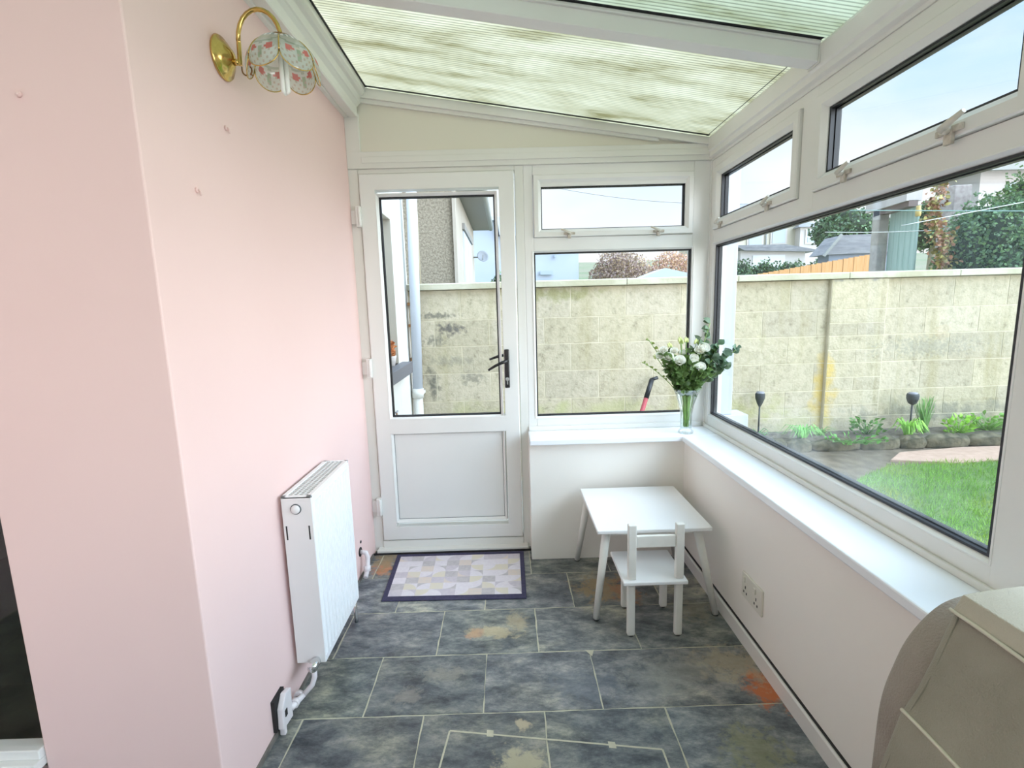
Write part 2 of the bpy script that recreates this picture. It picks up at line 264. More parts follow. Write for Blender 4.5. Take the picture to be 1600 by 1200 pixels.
def roof_mat():
    m = bpy.data.materials.new('polycarbonate_sheet'); m.use_nodes = True; nt = m.node_tree; n = nt.nodes; L = nt.links; n.clear()
    o = n.new('ShaderNodeOutputMaterial'); tl = n.new('ShaderNodeBsdfTranslucent'); df = n.new('ShaderNodeBsdfDiffuse'); mx = n.new('ShaderNodeMixShader'); mx.inputs[0].default_value = .22
    tc = n.new('ShaderNodeTexCoord'); sx = n.new('ShaderNodeSeparateXYZ'); L.new(tc.outputs['Object'], sx.inputs[0])
    # the flutes of the multiwall sheet run down the slope
    mu = n.new('ShaderNodeMath'); mu.operation = 'MULTIPLY'; mu.inputs[1].default_value = 2*PI/.0165; L.new(sx.outputs['Y'], mu.inputs[0])
    si = n.new('ShaderNodeMath'); si.operation = 'SINE'; L.new(mu.outputs[0], si.inputs[0])
    r = n.new('ShaderNodeMapRange'); r.inputs['From Min'].default_value = .1; r.inputs['From Max'].default_value = 1; r.inputs['To Min'].default_value = 1; r.inputs['To Max'].default_value = .64; L.new(si.outputs[0], r.inputs[0])
    mp = n.new('ShaderNodeMapping'); mp.inputs['Scale'].default_value = (1, 3.5, 1); L.new(tc.outputs['Object'], mp.inputs[0])
    nz = n.new('ShaderNodeTexNoise'); nz.inputs['Scale'].default_value = 2.6; nz.inputs['Detail'].default_value = 8; nz.inputs['Roughness'].default_value = .65; L.new(mp.outputs[0], nz.inputs['Vector'])
    cr = n.new('ShaderNodeValToRGB'); e = cr.color_ramp.elements; e[0].position = .3; e[0].color = (.46, .43, .29, 1); e[1].position = .62; e[1].color = (.74, .715, .60, 1)
    x = e.new(.45); x.color = (.64, .615, .49, 1)
    L.new(nz.outputs[0], cr.inputs[0])
    # greener, cleaner bay nearer the camera
    gy = n.new('ShaderNodeMapRange'); gy.inputs['From Min'].default_value = 1.74; gy.inputs['From Max'].default_value = 1.78; gy.inputs['To Min'].default_value = 1; gy.inputs['To Max'].default_value = 0; L.new(sx.outputs['Y'], gy.inputs[0])
    m0 = n.new('ShaderNodeMix'); m0.data_type = 'RGBA'; m0.blend_type = 'MULTIPLY'; m0.inputs['B'].default_value = (.84, .90, .90, 1); L.new(gy.outputs[0], m0.inputs['Factor']); L.new(cr.outputs[0], m0.inputs['A'])
    m1 = n.new('ShaderNodeMix'); m1.data_type = 'RGBA'; m1.blend_type = 'MULTIPLY'; m1.inputs['Factor'].default_value = 1; L.new(m0.outputs['Result'], m1.inputs['A']); L.new(r.outputs[0], m1.inputs['B'])
    L.new(m1.outputs['Result'], tl.inputs[0]); L.new(m1.outputs['Result'], df.inputs[0]); L.new(tl.outputs[0], mx.inputs[1]); L.new(df.outputs[0], mx.inputs[2]); L.new(mx.outputs[0], o.inputs[0])
    return m
M['roof'] = roof_mat()

def shade_mat(name='painted_shade_glass'):
    m = bpy.data.materials.new(name); m.use_nodes = True; nt = m.node_tree; n = nt.nodes; L = nt.links; n.clear()
    o = n.new('ShaderNodeOutputMaterial'); va = n.new('ShaderNodeAttribute'); va.attribute_name = 'tint'
    tr = n.new('ShaderNodeBsdfTransparent'); df = n.new('ShaderNodeBsdfTranslucent'); d2 = n.new('ShaderNodeBsdfDiffuse'); gl = n.new('ShaderNodeBsdfGlossy'); gl.inputs['Roughness'].default_value = .1
    a = n.new('ShaderNodeMixShader'); a.inputs[0].default_value = .6; b = n.new('ShaderNodeMixShader'); c = n.new('ShaderNodeMixShader'); c.inputs[0].default_value = .08
    L.new(va.outputs['Color'], df.inputs[0]); L.new(va.outputs['Color'], d2.inputs[0]); L.new(df.outputs[0], a.inputs[1]); L.new(d2.outputs[0], a.inputs[2])
    L.new(va.outputs['Alpha'], b.inputs[0]); L.new(tr.outputs[0], b.inputs[1]); L.new(a.outputs[0], b.inputs[2]); L.new(b.outputs[0], c.inputs[1]); L.new(gl.outputs[0], c.inputs[2]); L.new(c.outputs[0], o.inputs[0])
    return m
M['shade'] = shade_mat()

# ------------------------------------------------------------------ mesh helpers
ORG = {}
class MB:
    def __init__(s): s.v = []; s.f = []; s.m = []; s.t = []; s.sm = []
    def add(s, vs, fs, mi=0, tint=None, smooth=False):
        o = len(s.v); s.v += [tuple(x) for x in vs]
        for f in fs: s.f.append(tuple(i+o for i in f)); s.m.append(mi); s.t.append(tint); s.sm.append(smooth)
        return s
    def box(s, x0, x1, y0, y1, z0, z1, mi=0, tint=None):
        if x0 > x1: x0, x1 = x1, x0
        if y0 > y1: y0, y1 = y1, y0
        if z0 > z1: z0, z1 = z1, z0
        return s.add([(x0,y0,z0),(x1,y0,z0),(x1,y1,z0),(x0,y1,z0),(x0,y0,z1),(x1,y0,z1),(x1,y1,z1),(x0,y1,z1)],
                     [(0,3,2,1),(4,5,6,7),(0,1,5,4),(1,2,6,5),(2,3,7,6),(3,0,4,7)], mi, tint)
    def prism(s, pts, axis, a, b, mi=0, tint=None, smooth=False):
        n = len(pts)
        def mk(p, t):
            return {'X': (t, p[0], p[1]), 'Y': (p[0], t, p[1]), 'Z': (p[0], p[1], t)}[axis]
        vs = [mk(p, a) for p in pts] + [mk(p, b) for p in pts]
        fs = [tuple(range(n))[::-1], tuple(range(n, 2*n))] + [(i, (i+1) % n, n+(i+1) % n, n+i) for i in range(n)]
        return s.add(vs, fs, mi, tint, smooth)
    def tube(s, pts, r, n=8, mi=0, tint=None, caps=True, smooth=True):
        pts = [Vector(p) for p in pts]; rs = r if isinstance(r, (list, tuple)) else [r]*len(pts)
        vs = []; u = None
        for i, p in enumerate(pts):
            d = (pts[min(i+1, len(pts)-1)] - pts[max(i-1, 0)]).normalized()
            if u is None:
                u = d.orthogonal().normalized()
            else:
                u = (u - d*u.dot(d));
                u = u.normalized() if u.length > 1e-6 else d.orthogonal().normalized()
            w = d.cross(u)
            for k in range(n):
                a = 2*PI*k/n; vs.append(p + (u*math.cos(a) + w*math.sin(a))*rs[i])
        fs = []
        for i in range(len(pts)-1):
            for k in range(n):
                fs.append((i*n+k, i*n+(k+1) % n, (i+1)*n+(k+1) % n, (i+1)*n+k))
        s.add(vs, fs, mi, tint, smooth)
        if caps:
            o = len(s.v) - len(vs)
            s.f.append(tuple(o+k for k in range(n))[::-1]); s.m.append(mi); s.t.append(tint); s.sm.append(False)
            s.f.append(tuple(o+(len(pts)-1)*n+k for k in range(n))); s.m.append(mi); s.t.append(tint); s.sm.append(False)
        return s
    def lathe(s, prof, c, axis='Z', n=32, mi=0, tint=None, smooth=True, tilt=None):
        c = Vector(c); vs = []
        for (r, h) in prof:
            for k in range(n):
                a = 2*PI*k/n
                if axis == 'Z': p = Vector((r*math.cos(a), r*math.sin(a), h))
                elif axis == 'X': p = Vector((h, r*math.cos(a), r*math.sin(a)))
                else: p = Vector((r*math.cos(a), h, r*math.sin(a)))
                if tilt: p = tilt @ p
                vs.append(c + p)
        fs = [(i*n+k, i*n+(k+1) % n, (i+1)*n+(k+1) % n, (i+1)*n+k) for i in range(len(prof)-1) for k in range(n)]
        return s.add(vs, fs, mi, tint, smooth)
    def ring(s, plane, r, prof, mi=0):
        """mitred frame: plane 'B' back (u=x,v=z), 'R' right (u=y,v=z); prof = closed list of (inset, depth to room)"""
        u0, u1, v0, v1 = r; vs = []
        for (o, d) in prof:
            for (u, v) in ((u0+o, v0+o), (u1-o, v0+o), (u1-o, v1-o), (u0+o, v1-o)):
                vs.append((u, DB-d, v) if plane == 'B' else (WF-d, u, v))
        n = len(prof); fs = []
        for i in range(n):
            j = (i+1) % n
            for k in range(4):
                k2 = (k+1) % 4
                fs.append((i*4+k, i*4+k2, j*4+k2, j*4+k))
        return s.add(vs, fs, mi)
    def slab(s, plane, u0, u1, v0, v1, d0, d1, mi=0):
        if plane == 'B': return s.box(u0, u1, DB-d1, DB-d0, v0, v1, mi)
        return s.box(WF-d1, WF-d0, u0, u1, v0, v1, mi)
    def build(s, name, mats, parent=None, bevel=0, seg=2, fix=True):
        me = bpy.data.meshes.new(name); org = ORG.get(parent, Vector((0, 0, 0))) if parent else Vector((0, 0, 0))
        me.from_pydata([(x-org.x, y-org.y, z-org.z) for x, y, z in s.v], [], s.f)
        if not isinstance(mats, (list, tuple)): mats = [mats]
        for m in mats: me.materials.append(M[m] if isinstance(m, str) else m)
        me.polygons.foreach_set('material_index', s.m); me.polygons.foreach_set('use_smooth', s.sm)
        if any(t is not None for t in s.t):
            ca = me.color_attributes.new('tint', 'FLOAT_COLOR', 'CORNER'); buf = []
            for p, t in zip(me.polygons, s.t):
                t = t or (1, 1, 1); t = tuple(t)+(1,) if len(t) == 3 else tuple(t)
                buf += list(t)*p.loop_total
            ca.data.foreach_set('color', buf)
        if fix and len(s.f) < 40000:
            bm = bmesh.new(); bm.from_mesh(me); bmesh.ops.recalc_face_normals(bm, faces=bm.faces); bm.to_mesh(me); bm.free()
        o = bpy.data.objects.new(name, me); COL.objects.link(o)
        if parent: o.parent = parent; ORG[o] = org
        else: ORG[o] = Vector((0, 0, 0))
        if bevel:
            b = o.modifiers.new('bevel', 'BEVEL'); b.width = bevel; b.segments = seg; b.limit_method = 'ANGLE'; b.angle_limit = .6
        return o
def thing(name, label, cat, loc, group=None):
    o = bpy.data.objects.new(name, None); COL.objects.link(o); o.empty_display_size = .05; o.location = loc; ORG[o] = Vector(loc)
    return tag(o, label, cat, group)
def tag(o, label, cat, group=None, kind=None):
    o['label'] = label; o['category'] = cat
    if group: o['group'] = group
    if kind: o['kind'] = kind
    return o
def struct(o, label=None):
    o['kind'] = 'structure'
    if label: o['label'] = label
    return o
def origin_to(o, loc):
    """move a stand-alone mesh's origin to its base"""
    loc = Vector(loc); o.data.transform(Matrix.Translation(-loc)); o.location = loc; ORG[o] = loc; return o
def copy_tree(o, parent=None):
    c = o.copy(); COL.objects.link(c); c.parent = parent
    for ch in list(o.children): copy_tree(ch, c)
    return c

DB, WF, WS, WW, DW, DS, ZS = 2.7044, 1.882, 1.688, 1.7187, 2.547, 2.498, .6855
YC, YN = 1.165, -1.9      # front face of the pink corner, near end of the room
def roof_z(x): return 2.498 - .157*x

# ------------------------------------------------------------------ floor
fl = MB(); fl.box(-1.6, WW, YN, DB, -.03, -.0015, 1)
random.seed(11)
rows = []
k = 0; y = 2.988
offs = [.06, .243, .06, .263, .06, .27, .08, .25, .06, .26, .05, .24, .06, .25, .06, .25, .06]
def tile(x0, x1, y0, y1, tint):
    g = .0034; p = []
    pts = []
    n = 7
    def jit(): return random.uniform(-.0018, .0018)
    for i in range(n): pts.append((x0+g + (x1-x0-2*g)*i/n, y0+g+jit()))
    for i in range(n): pts.append((x1-g+jit(), y0+g + (y1-y0-2*g)*i/n))
    for i in range(n): pts.append((x1-g - (x1-x0-2*g)*i/n, y1-g+jit()))
    for i in range(n): pts.append((x0+g+jit(), y1-g - (y1-y0-2*g)*i/n))
    # clip the corners a little so the slates look riven
    nn = len(pts)
    top = [(a, b, 0) for a, b in pts]; cxm = (x0+x1)/2; cym = (y0+y1)/2
    bot = [(a+(a-cxm)*.006, b+(b-cym)*.008, -.0015) for a, b in pts]
    fl.add(top+bot, [tuple(range(nn))] + [(i, nn+i, nn+(i+1) % nn, (i+1) % nn) for i in range(nn)], 0, tint)
tints = {(0, 1): (.9, .93, 1.0)}
ys = [2.705, 2.40, 2.10, 1.805, 1.51, 1.215]
while ys[-1] > YN: ys.append(ys[-1]-.295)
for r in range(len(ys)-1):
    y1, y0 = ys[r], max(ys[r+1], YN); x = offs[r] - .412*5
    if r < 4: x = offs[r] - .412
    while x < WW:
        xa = max(x, -1.6 if y0 < YC-.01 else -.0); xb = min(x+.412, WW)
        if r == 3 and xa > 1.07: xb = WW
        if xb - xa > .02:
            b = random.uniform(.72, 1.22)
            tile(xa, xb, y0, y1, (b*random.uniform(.97, 1.03), b, b*random.uniform(.98, 1.07)))
        if r == 3 and xa > 1.07: break
        x += .412
# cut patch edged in grout and two mortar dabs near the camera
def strip(x0, y0, x1, y1, w=.006):
    d = Vector((x1-x0, y1-y0, 0)).normalized(); nn = Vector((-d.y, d.x, 0))*w/2
    a, b = Vector((x0, y0, .0006)), Vector((x1, y1, .0006))
    fl.add([a-nn, b-nn, b+nn, a+nn], [(0, 1, 2, 3)], 1)
strip(.568, 1.442, 1.238, 1.346); strip(.568, 1.442, .54, 1.215); strip(1.238, 1.346, 1.24, 1.215)
fl.add([(.69,1.415,.0008),(.712,1.412,.0008),(.712,1.437,.0008),(.69,1.44,.0008)], [(0,1,2,3)], 1)
fl.add([(1.075,1.358,.0008),(1.097,1.355,.0008),(1.097,1.378,.0008),(1.075,1.381,.0008)], [(0,1,2,3)], 1)
# the white corner of a chipped slate
fl.add([(1.070,1.806,.0007),(1.105,1.806,.0007),(1.092,1.77,.0007)], [(0,1,2)], 1)
struct(fl.build('floor', ['slate', 'grout']), 'grey slate tiled floor with pale grout')

# ------------------------------------------------------------------ walls
w = MB(); w.prism([(0, YC), (0, DB), (-.18, DB), (-.18, YC+.25), (-.46, YC+.25), (-.46, YC)], 'Z', -.03, 2.72)
w.box(-1.6, -.462, YC+.003, YC+.25, 2.25, 2.72); w.box(-1.6, -1.35, YC+.003, YC+.25, -.03, 2.25); w.box(-1.35, -.462, YC+.003, YC+.25, -.03, .165)
o = w.build('wall_left', 'pink', bevel=.004); struct(o, 'pink painted plaster wall with projecting corner')
w = MB(); w.box(-1.75, -1.6, YN, YC+.25, -.03, 2.85); struct(w.build('wall_far_left', 'pink'))
w = MB(); w.box(.896, WW+.16, DW, DB+.08, -.1, ZS-.03); struct(w.build('wall_back', 'white_wall'), 'low white wall under the back window')
w = MB(); w.box(WW, WF+.09, YN, DW, -.1, ZS-.03); struct(w.build('wall_right', 'white_wall'), 'low off-white wall under the side windows')
# near end of the room, behind the camera: low wall, wide glazing
w = MB(); w.box(-1.6, WF+.09, YN-.1, YN, -.1, .45); w.box(-1.6, WF+.09, YN-.1, YN, 2.05, 2.85); struct(w.build('wall_near', 'white_wall'))
w = MB()
for x in (-1.6, -.75, .1, .95, 1.81): w.box(x, x+.07, YN-.07, YN, .45, 2.05)
w.box(-1.6, WF, YN-.07, YN, .45, .51); w.box(-1.6, WF, YN-.07, YN, 1.99, 2.05)
o = struct(w.build('window_4', 'upvc', bevel=.003)); w = MB(); w.box(-1.55, WF-.02, YN-.04, YN-.036, .5, 2.0); w.build('pane', 'glass', o)
# room behind the dark doorway in the pink corner
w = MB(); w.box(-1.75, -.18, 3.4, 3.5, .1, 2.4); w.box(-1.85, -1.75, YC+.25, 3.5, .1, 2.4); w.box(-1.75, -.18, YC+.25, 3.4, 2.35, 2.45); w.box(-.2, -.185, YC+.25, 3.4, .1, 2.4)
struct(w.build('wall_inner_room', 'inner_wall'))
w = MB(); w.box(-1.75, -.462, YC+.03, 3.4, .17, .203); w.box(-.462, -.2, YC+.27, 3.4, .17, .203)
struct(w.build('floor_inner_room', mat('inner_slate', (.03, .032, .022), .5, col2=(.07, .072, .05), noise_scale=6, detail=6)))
# white bottom frame of the doorway
w = MB(); w.box(-1.35, -.462, YC-.03, YC+.03, .203, .228); w.box(-1.35, -.462, YC-.012, YC+.03, .228, .256)
o = struct(w.build('door_2', 'upvc', bevel=.003), 'white sliding door bottom rail in the pink corner')
g = MB(); g.box(-1.35, -.466, YC+.004, YC+.010, .256, 2.2); g.build('pane', 'glass', o)

# skirting with a gap line above
w = MB(); w.prism([(WW, 0), (WW-.014, 0), (WW-.014, .060), (WW-.010, .066), (WW, .066)], 'Y', YN, DW)
struct(w.build('baseboard_right', 'skirt'), 'off-white skirting along the right wall')
w = MB(); w.box(WW-.006, WW, YN, DW, .0662, .072); w.build('gap_line', 'dark', bpy.data.objects['baseboard_right'])

# ------------------------------------------------------------------ sills
w = MB(); w.box(.896, WF-.002, DS, DB-.004, ZS-.03, ZS)
struct(w.build('trim_1', 'sill', bevel=.005), 'white window sill board under the back window')
w = MB(); w.box(WS, WF-.002, YN, DS-.0008, ZS-.03, ZS)
struct(w.build('trim_2', 'sill', bevel=.005), 'white window sill board along the side windows')

# ------------------------------------------------------------------ frames
SASH = lambda wd, h=.014, bk=-.045: [(0, bk), (0, h-.004), (.004, h), (wd-.016, h), (wd, h-.016), (wd, bk)]
BEAD = [(0, -.03), (0, .002), (.004, .003), (.014, -.012), (.014, -.03)]
def gaskets(parent, plane, r, name='gasket'):
    g = MB(); g.ring(plane, r, [(0, -.010), (.0045, -.010), (.0045, -.020), (0, -.020)]); g.build(name, 'gasket', parent)
    g = MB(); g.ring(plane, r, [(0, -.022), (.0070, -.022), (.0070, -.038), (0, -.038)]); g.build('spacer_bar', 'gasket', parent)
def pane(parent, plane, r, m='glass'):
    g = MB(); g.slab(plane, r[0], r[1], r[2], r[3], -.022, -.018); g.build('pane', m, parent)

# door_1 : frame with sash, panel, glass
f = MB()
f.slab('B', -.01, .048, 0, 2.093, -.07, 0); f.slab('B', .856, .90, 0, 2.093, -.07, 0); f.slab('B', .048, .856, 2.070, 2.093, -.07, 0)
f.slab('B', .048, .856, 0, .062, -.07, .008); f.slab('B', .02, .88, 0, .022, -.07, .05)
d1 = struct(f.build('door_1', 'upvc_aged', bevel=.003), 'white half-glazed door at the end of the room')
s = MB(); s.slab('B', .0, .896, .0, .010, .051, .056); s.build('threshold_gap', 'dark', d1)
s = MB(); SR = (.052, .852, .067, 2.067)
s.ring('B', SR, [(0, -.05), (0, .010), (.005, .014), (.080, .014), (.080, -.05)])
s.slab('B', .13, .775, .690, .778, -.05, .0139)
sash = s.build('door_sash', 'upvc', d1, bevel=.002)
GR = (.145, .748, .783, 1.955)
s = MB(); s.ring('B', (GR[0]-.014, GR[1]+.014, GR[2]-.014, GR[3]+.014), [(0, -.02), (0, .0145), (.003, .015), (.014, -.004), (.014, -.03)]); s.build('glazing_bead', 'upvc', d1)
PR = (.146, .752, .186, .686)
s = MB(); s.ring('B', (PR[0]-.014, PR[1]+.014, PR[2]-.014, PR[3]+.014), [(0, -.02), (0, .0145), (.003, .015), (.014, -.002), (.014, -.02)]); s.slab('B', .13, .77, .17, .70, -.04, -.006)
s.build('lower_panel', 'upvc', d1)
s = MB(); s.ring('B', PR, [(0, -.004), (.002, -.004), (.002, -.007), (0, -.007)]); s.build('panel_gasket', 'spacer', d1)
gaskets(d1, 'B', GR); pane(d1, 'B', GR)
for z in (1.855, 1.064, .273):
    h = MB(); h.box(.030, .056, DB-.032, DB, z-.052, z+.052); h.tube([(.050, DB-.030, z-.045), (.050, DB-.030, z+.045)], .009, 12); h.box(.0, .034, DB-.012, DB, z-.035, z+.035)
    h.build('hinge', 'upvc', d1, bevel=.003)
h = MB(); h.box(.776, .802, DB-.028, DB-.0145, .935, 1.146); hd = h.build('handle_plate', 'black_metal', d1, bevel=.005)
h = MB(); h.tube([(.789, DB-.026, 1.085), (.789, DB-.062, 1.085)], .010, 12); h.tube([(.792, DB-.062, 1.088), (.760, DB-.066, 1.078), (.725, DB-.066, 1.062), (.688, DB-.062, 1.040)], [.009, .0085, .0075, .006], 12)
h.build('lever', 'black_metal', hd)
h = MB(); h.tube([(.789, DB-.026, .985), (.789, DB-.034, .985)], .010, 16); h.box(.786, .792, DB-.030, DB-.027, .955, .985); h.build('keyhole', 'chrome', hd)
h = MB(); h.tube([(.789, DB+.05, 1.105), (.789, DB+.09, 1.105)], .010, 12); h.tube([(.792, DB+.09, 1.108), (.745, DB+.094, 1.10), (.69, DB+.09, 1.082)], [.009, .0085, .006], 12); h.build('outer_lever', 'black_metal', hd)

def latch(parent, plane, u, z, mirror=1, big=1.0):
    def P3(a, b, d): return (a, DB-d, b) if plane == 'B' else (WF-d, a, b)
    l = MB(); l.slab(plane, u-.010*big, u+.010*big, z-.026*big, z+.004, .014, .024); l.slab(plane, u-.030*big, u+.034*big, z-.004, z+.010*big, .014, .022)
    lt = l.build('window_latch', mat_latch, parent, bevel=.002)
    t = MB(); t.tube([P3(u, z+.003, .022), P3(u, z+.003, .040)], .0085*big, 10); t.tube([P3(u+.002, z+.004, .040), P3(u+.020*mirror*big, z+.012*big, .042), P3(u+.05*mirror*big, z+.024*big, .040)], [.008*big, .007*big, .005*big], 8)
    t.build('lever', mat_latch2, lt)
mat_latch = mat('tarnished_latch', (.42, .36, .29), .4, .2, col2=(.62, .57, .50), noise_scale=60)
mat_latch2 = mat('cream_latch_lever', (.62, .58, .50), .35)

# window_1 : back window
f = MB()
f.slab('B', .90, .948, ZS, 2.093, -.07, 0); f.slab('B', 1.790, WF, ZS, 2.093, -.07, 0)
f.slab('B', .948, 1.790, ZS, .752, -.07, 0); f.slab('B', .948, 1.790, 1.664, 1.728, -.07, 0); f.slab('B', .948, 1.790, 2.043, 2.093, -.07, 0)
f.slab('B', .90, 1.86, ZS, .712, 0, .010)
w1 = struct(f.build('window_1', 'upvc', bevel=.003), 'white framed back window with a small opening top light')
GB = (.950, 1.789, .765, 1.652)
s = MB(); s.ring('B', (GB[0]-.013, GB[1]+.013, GB[2]-.013, GB[3]+.013), BEAD); s.build('glazing_bead', 'upvc', w1)
gaskets(w1, 'B', GB); pane(w1, 'B', GB, 'glass')
TS = (.951, 1.788, 1.729, 2.042)
s = MB(); s.ring('B', TS, SASH(.040)); s.build('top_sash', 'upvc', w1)
GT = (.990, 1.749, 1.768, 2.003-.016)
s = MB(); s.slab('B', .985, 1.755, 1.985, 2.003, -.04, .0); s.build('top_rail', 'upvc', w1)
gaskets(w1, 'B', GT); pane(w1, 'B', GT)
latch(w1, 'B', 1.135, 1.742, -1, .9); latch(w1, 'B', 1.603, 1.742, -1, .9)

# header over door and window, gable
f = MB(); f.slab('B', .0, WF, 2.093, 2.176, -.07, .012); f.slab('B', .075, WF, 2.118, 2.15, .012, .018); f.slab('B', 0, .072, 2.118, 2.36, -.07, .010)
struct(f.build('trim_3', 'upvc_aged', bevel=.003), 'white header beam over the door and window')
f = MB(); f.prism([(-.01, 2.17), (WF+.02, 2.17), (WF+.02, roof_z(WF)-.01), (-.01, roof_z(0)-.01)], 'Y', DB+.005, DB+.06)
struct(f.build('wall_gable', 'cream'), 'cream wedge panel under the sloping roof')
f = MB()
f.prism([(.07, roof_z(.07)-.055), (1.875, roof_z(1.875)-.042), (1.875, roof_z(1.875)-.008), (.07, roof_z(.07)-.008)], 'Y', DB-.026, DB+.005)
f.prism([(.07, roof_z(.07)-.075), (1.60, roof_z(1.60)-.058), (1.60, roof_z(1.6)-.04), (.07, roof_z(.07)-.05)], 'Y', DB-.012, DB+.005)
struct(f.build('trim_4', 'upvc_aged', bevel=.002), 'sloping white trim along the roof edge')

# side windows
def side_window(idx, y0, y1, posts, sashes, label, misty, latches):
    f = MB()
    f.slab('R', y0, y1, ZS, .752, -.07, 0); f.slab('R', y0, y1, 1.672, 1.735, -.07, 0); f.slab('R', y0, y1, 2.047, 2.088, -.07, 0)
    f.slab('R', y0, y1, ZS, .706, 0, .010)
    for a, b, z0 in posts: f.slab('R', a, b, z0, 2.088 if z0 > 1 else 2.088, -.07, .0005 if z0 > 1 else .001)
    wd = struct(f.build('window_%d' % idx, 'upvc_aged' if idx == 2 else 'upvc', bevel=.003), label)
    a, b = posts[0][1], posts[-1][0]
    big = (a+.012, b-.012, .766, 1.660)
    s = MB(); s.ring('R', (big[0]-.014, big[1]+.014, big[2]-.014, big[3]+.014), BEAD); s.build('glazing_bead', 'upvc', wd)
    g = MB(); g.ring('R', big, [(0, -.008), (.007, -.008), (.007, -.020), (0, -.020)]); g.build('gasket', 'gasket', wd)
    g = MB(); g.ring('R', big, [(0, -.0225), (.010, -.0225), (.010, -.040), (0, -.040)]); g.build('spacer_bar', 'gasket', wd)
    pane(wd, 'R', big, misty)
    for (p, q_) in sashes:
        s = MB(); s.ring('R', (p, q_, 1.737, 2.046), SASH(.05)); s.build('top_sash', 'upvc_aged', wd)
        gr = (p+.050, q_-.050, 1.787, 1.996)
        g = MB(); g.ring('R', gr, [(0, -.006), (.007, -.006), (.007, -.020), (0, -.020)]); g.build('gasket', 'gasket', wd)
        g = MB(); g.ring('R', gr, [(0, -.0225), (.010, -.0225), (.010, -.040), (0, -.040)]); g.build('spacer_bar', 'gasket', wd)
        pane(wd, 'R', gr)
    for u, m_, bg_ in latches: latch(wd, 'R', u, 1.752, m_, bg_)
    return wd
w2 = side_window(2, .93, DB-.002, [(.93, 1.047, ZS), (1.81, 1.90, 1.68), (2.655, DB-.002, ZS)], [(1.064, 1.806), (1.903, 2.645)],
                 'white framed side window with two opening top lights', 'glass_misty', [(2.544, -1, .85), (2.091, -1, 1), (1.626, -1, 1), (1.250, -1, 1.15)])
w3 = side_window(3, YN, .929, [(YN, YN+.06, ZS), (-.52, -.44, 1.68), (.86, .929, ZS)], [(YN+.065, -.525), (-.435, .855)],
                 'white framed side window nearest the camera', 'glass', [])
# corner post inside and its outer face with the sill horn
f = MB(); f.box(WF-.008, WF+.001, DB-.010, DB-.001, ZS, 2.09)
o = struct(f.build('trim_5', 'upvc'), 'white corner post of the glazing with its outside sill end')
f = MB(); f.box(1.885, 2.045, DB+.02, DB+.09, .74, 2.3); f.box(1.885, 2.13, DB+.0, DB+.14, .66, .74); f.build('outer_post', 'upvc_out', o, bevel=.004)
# eaves beam along the side windows
f = MB(); f.prism([(WF+.05, 2.088), (WF-.004, 2.088), (WF-.004, 2.100), (WF-.020, 2.106), (WF-.020, 2.128), (WF-.028, 2.134), (WF-.032, 2.190), (WF-.026, roof_z(WF-.026)-.004), (WF+.05, roof_z(WF+.05)-.004)], 'Y', YN, DB-.006)
struct(f.build('trim_6', 'upvc_aged', bevel=.0015), 'white eaves beam over the side windows')
# wall plate along the pink wall
f = MB(); f.prism([(0, 2.340), (.018, 2.340), (.020, 2.346), (.028, 2.346), (.030, 2.340), (.066, 2.340), (.070, 2.346), (.070, 2.385), (.082, 2.400), (.088, 2.404), (.094, 2.432), (.108, 2.438), (.118, 2.450), (.120, 2.476), (0, 2.495)], 'Y', YC-.01, DB-.012)
struct(f.build('trim_7', 'upvc_aged', bevel=.0012), 'moulded white wall plate under the roof')
# roof glazing bars
k = 8
for yb in (1.80, .86, -.08, -1.02):
    f = MB(); x0 = .10 if yb > YC else -1.6; x1 = 1.848
    y0, y1 = yb-.03, yb+.03
    def zz(x): return roof_z(x)-.004
    f.prism([(x0, zz(x0)-.062), (x1, zz(x1)-.062), (x1, zz(x1)-.010), (x0, zz(x0)-.010)], 'Y', y0, y1)
    f.prism([(x0, zz(x0)-.012), (x1, zz(x1)-.012), (x1, zz(x1)), (x0, zz(x0))], 'Y', y0-.010, y1+.010)
    o = struct(f.build('trim_%d' % k, 'upvc', bevel=.003), 'white roof glazing bar across the sloping ceiling' if k == 8 else None)
    g = MB(); g.box(x1, x1+.004, y0-.002, y1+.002, zz(x1)-.066, zz(x1)-.008); g.build('end_cap', 'upvc_aged', o)
    k += 1
# roof sheets and their dark edge seals
f = MB()
for ya, yb in ((1.80, DB+.1), (.86, 1.80), (-.08, .86), (-1.02, -.08), (YN, -1.02)):
    xa = 0 if ya > YC else -1.75
    f.add([(xa, ya+.002, roof_z(xa)), (1.98, ya+.002, roof_z(1.98)), (1.98, yb-.002, roof_z(1.98)), (xa, yb-.002, roof_z(xa))], [(0, 1, 2, 3)])
o = f.build('ceiling', 'roof', fix=False); sm = o.modifiers.new('solid', 'SOLIDIFY'); sm.thickness = .002
struct(o, 'translucent ribbed polycarbonate roof sheets')
f = MB()
def seal(x0, y0, x1, y1, w_=.011):
    if x0 == x1: f.add([(x0, y0, roof_z(x0)-.003), (x0+w_, y0, roof_z(x0+w_)-.003), (x0+w_, y1, roof_z(x0+w_)-.003), (x0, y1, roof_z(x0)-.003)], [(0, 1, 2, 3)])
    else: f.add([(x0, y0, roof_z(x0)-.003), (x1, y0, roof_z(x1)-.003), (x1, y0+w_, roof_z(x1)-.003), (x0, y0+w_, roof_z(x0)-.003)], [(0, 1, 2, 3)])
seal(.118, 1.84, .118, DB-.02, .012); seal(.118, YC, .118, 1.76, .012); seal(.12, DB-.046, 1.85, DB-.03, .020); seal(.12, 1.748, 1.85, 1.76, .018); seal(.12, 1.838, 1.85, 1.85, .004)
seal(1.84, 1.84, 1.84, DB-.02, .004)
g = f.build('edge_seal', 'gasket', o, fix=False)

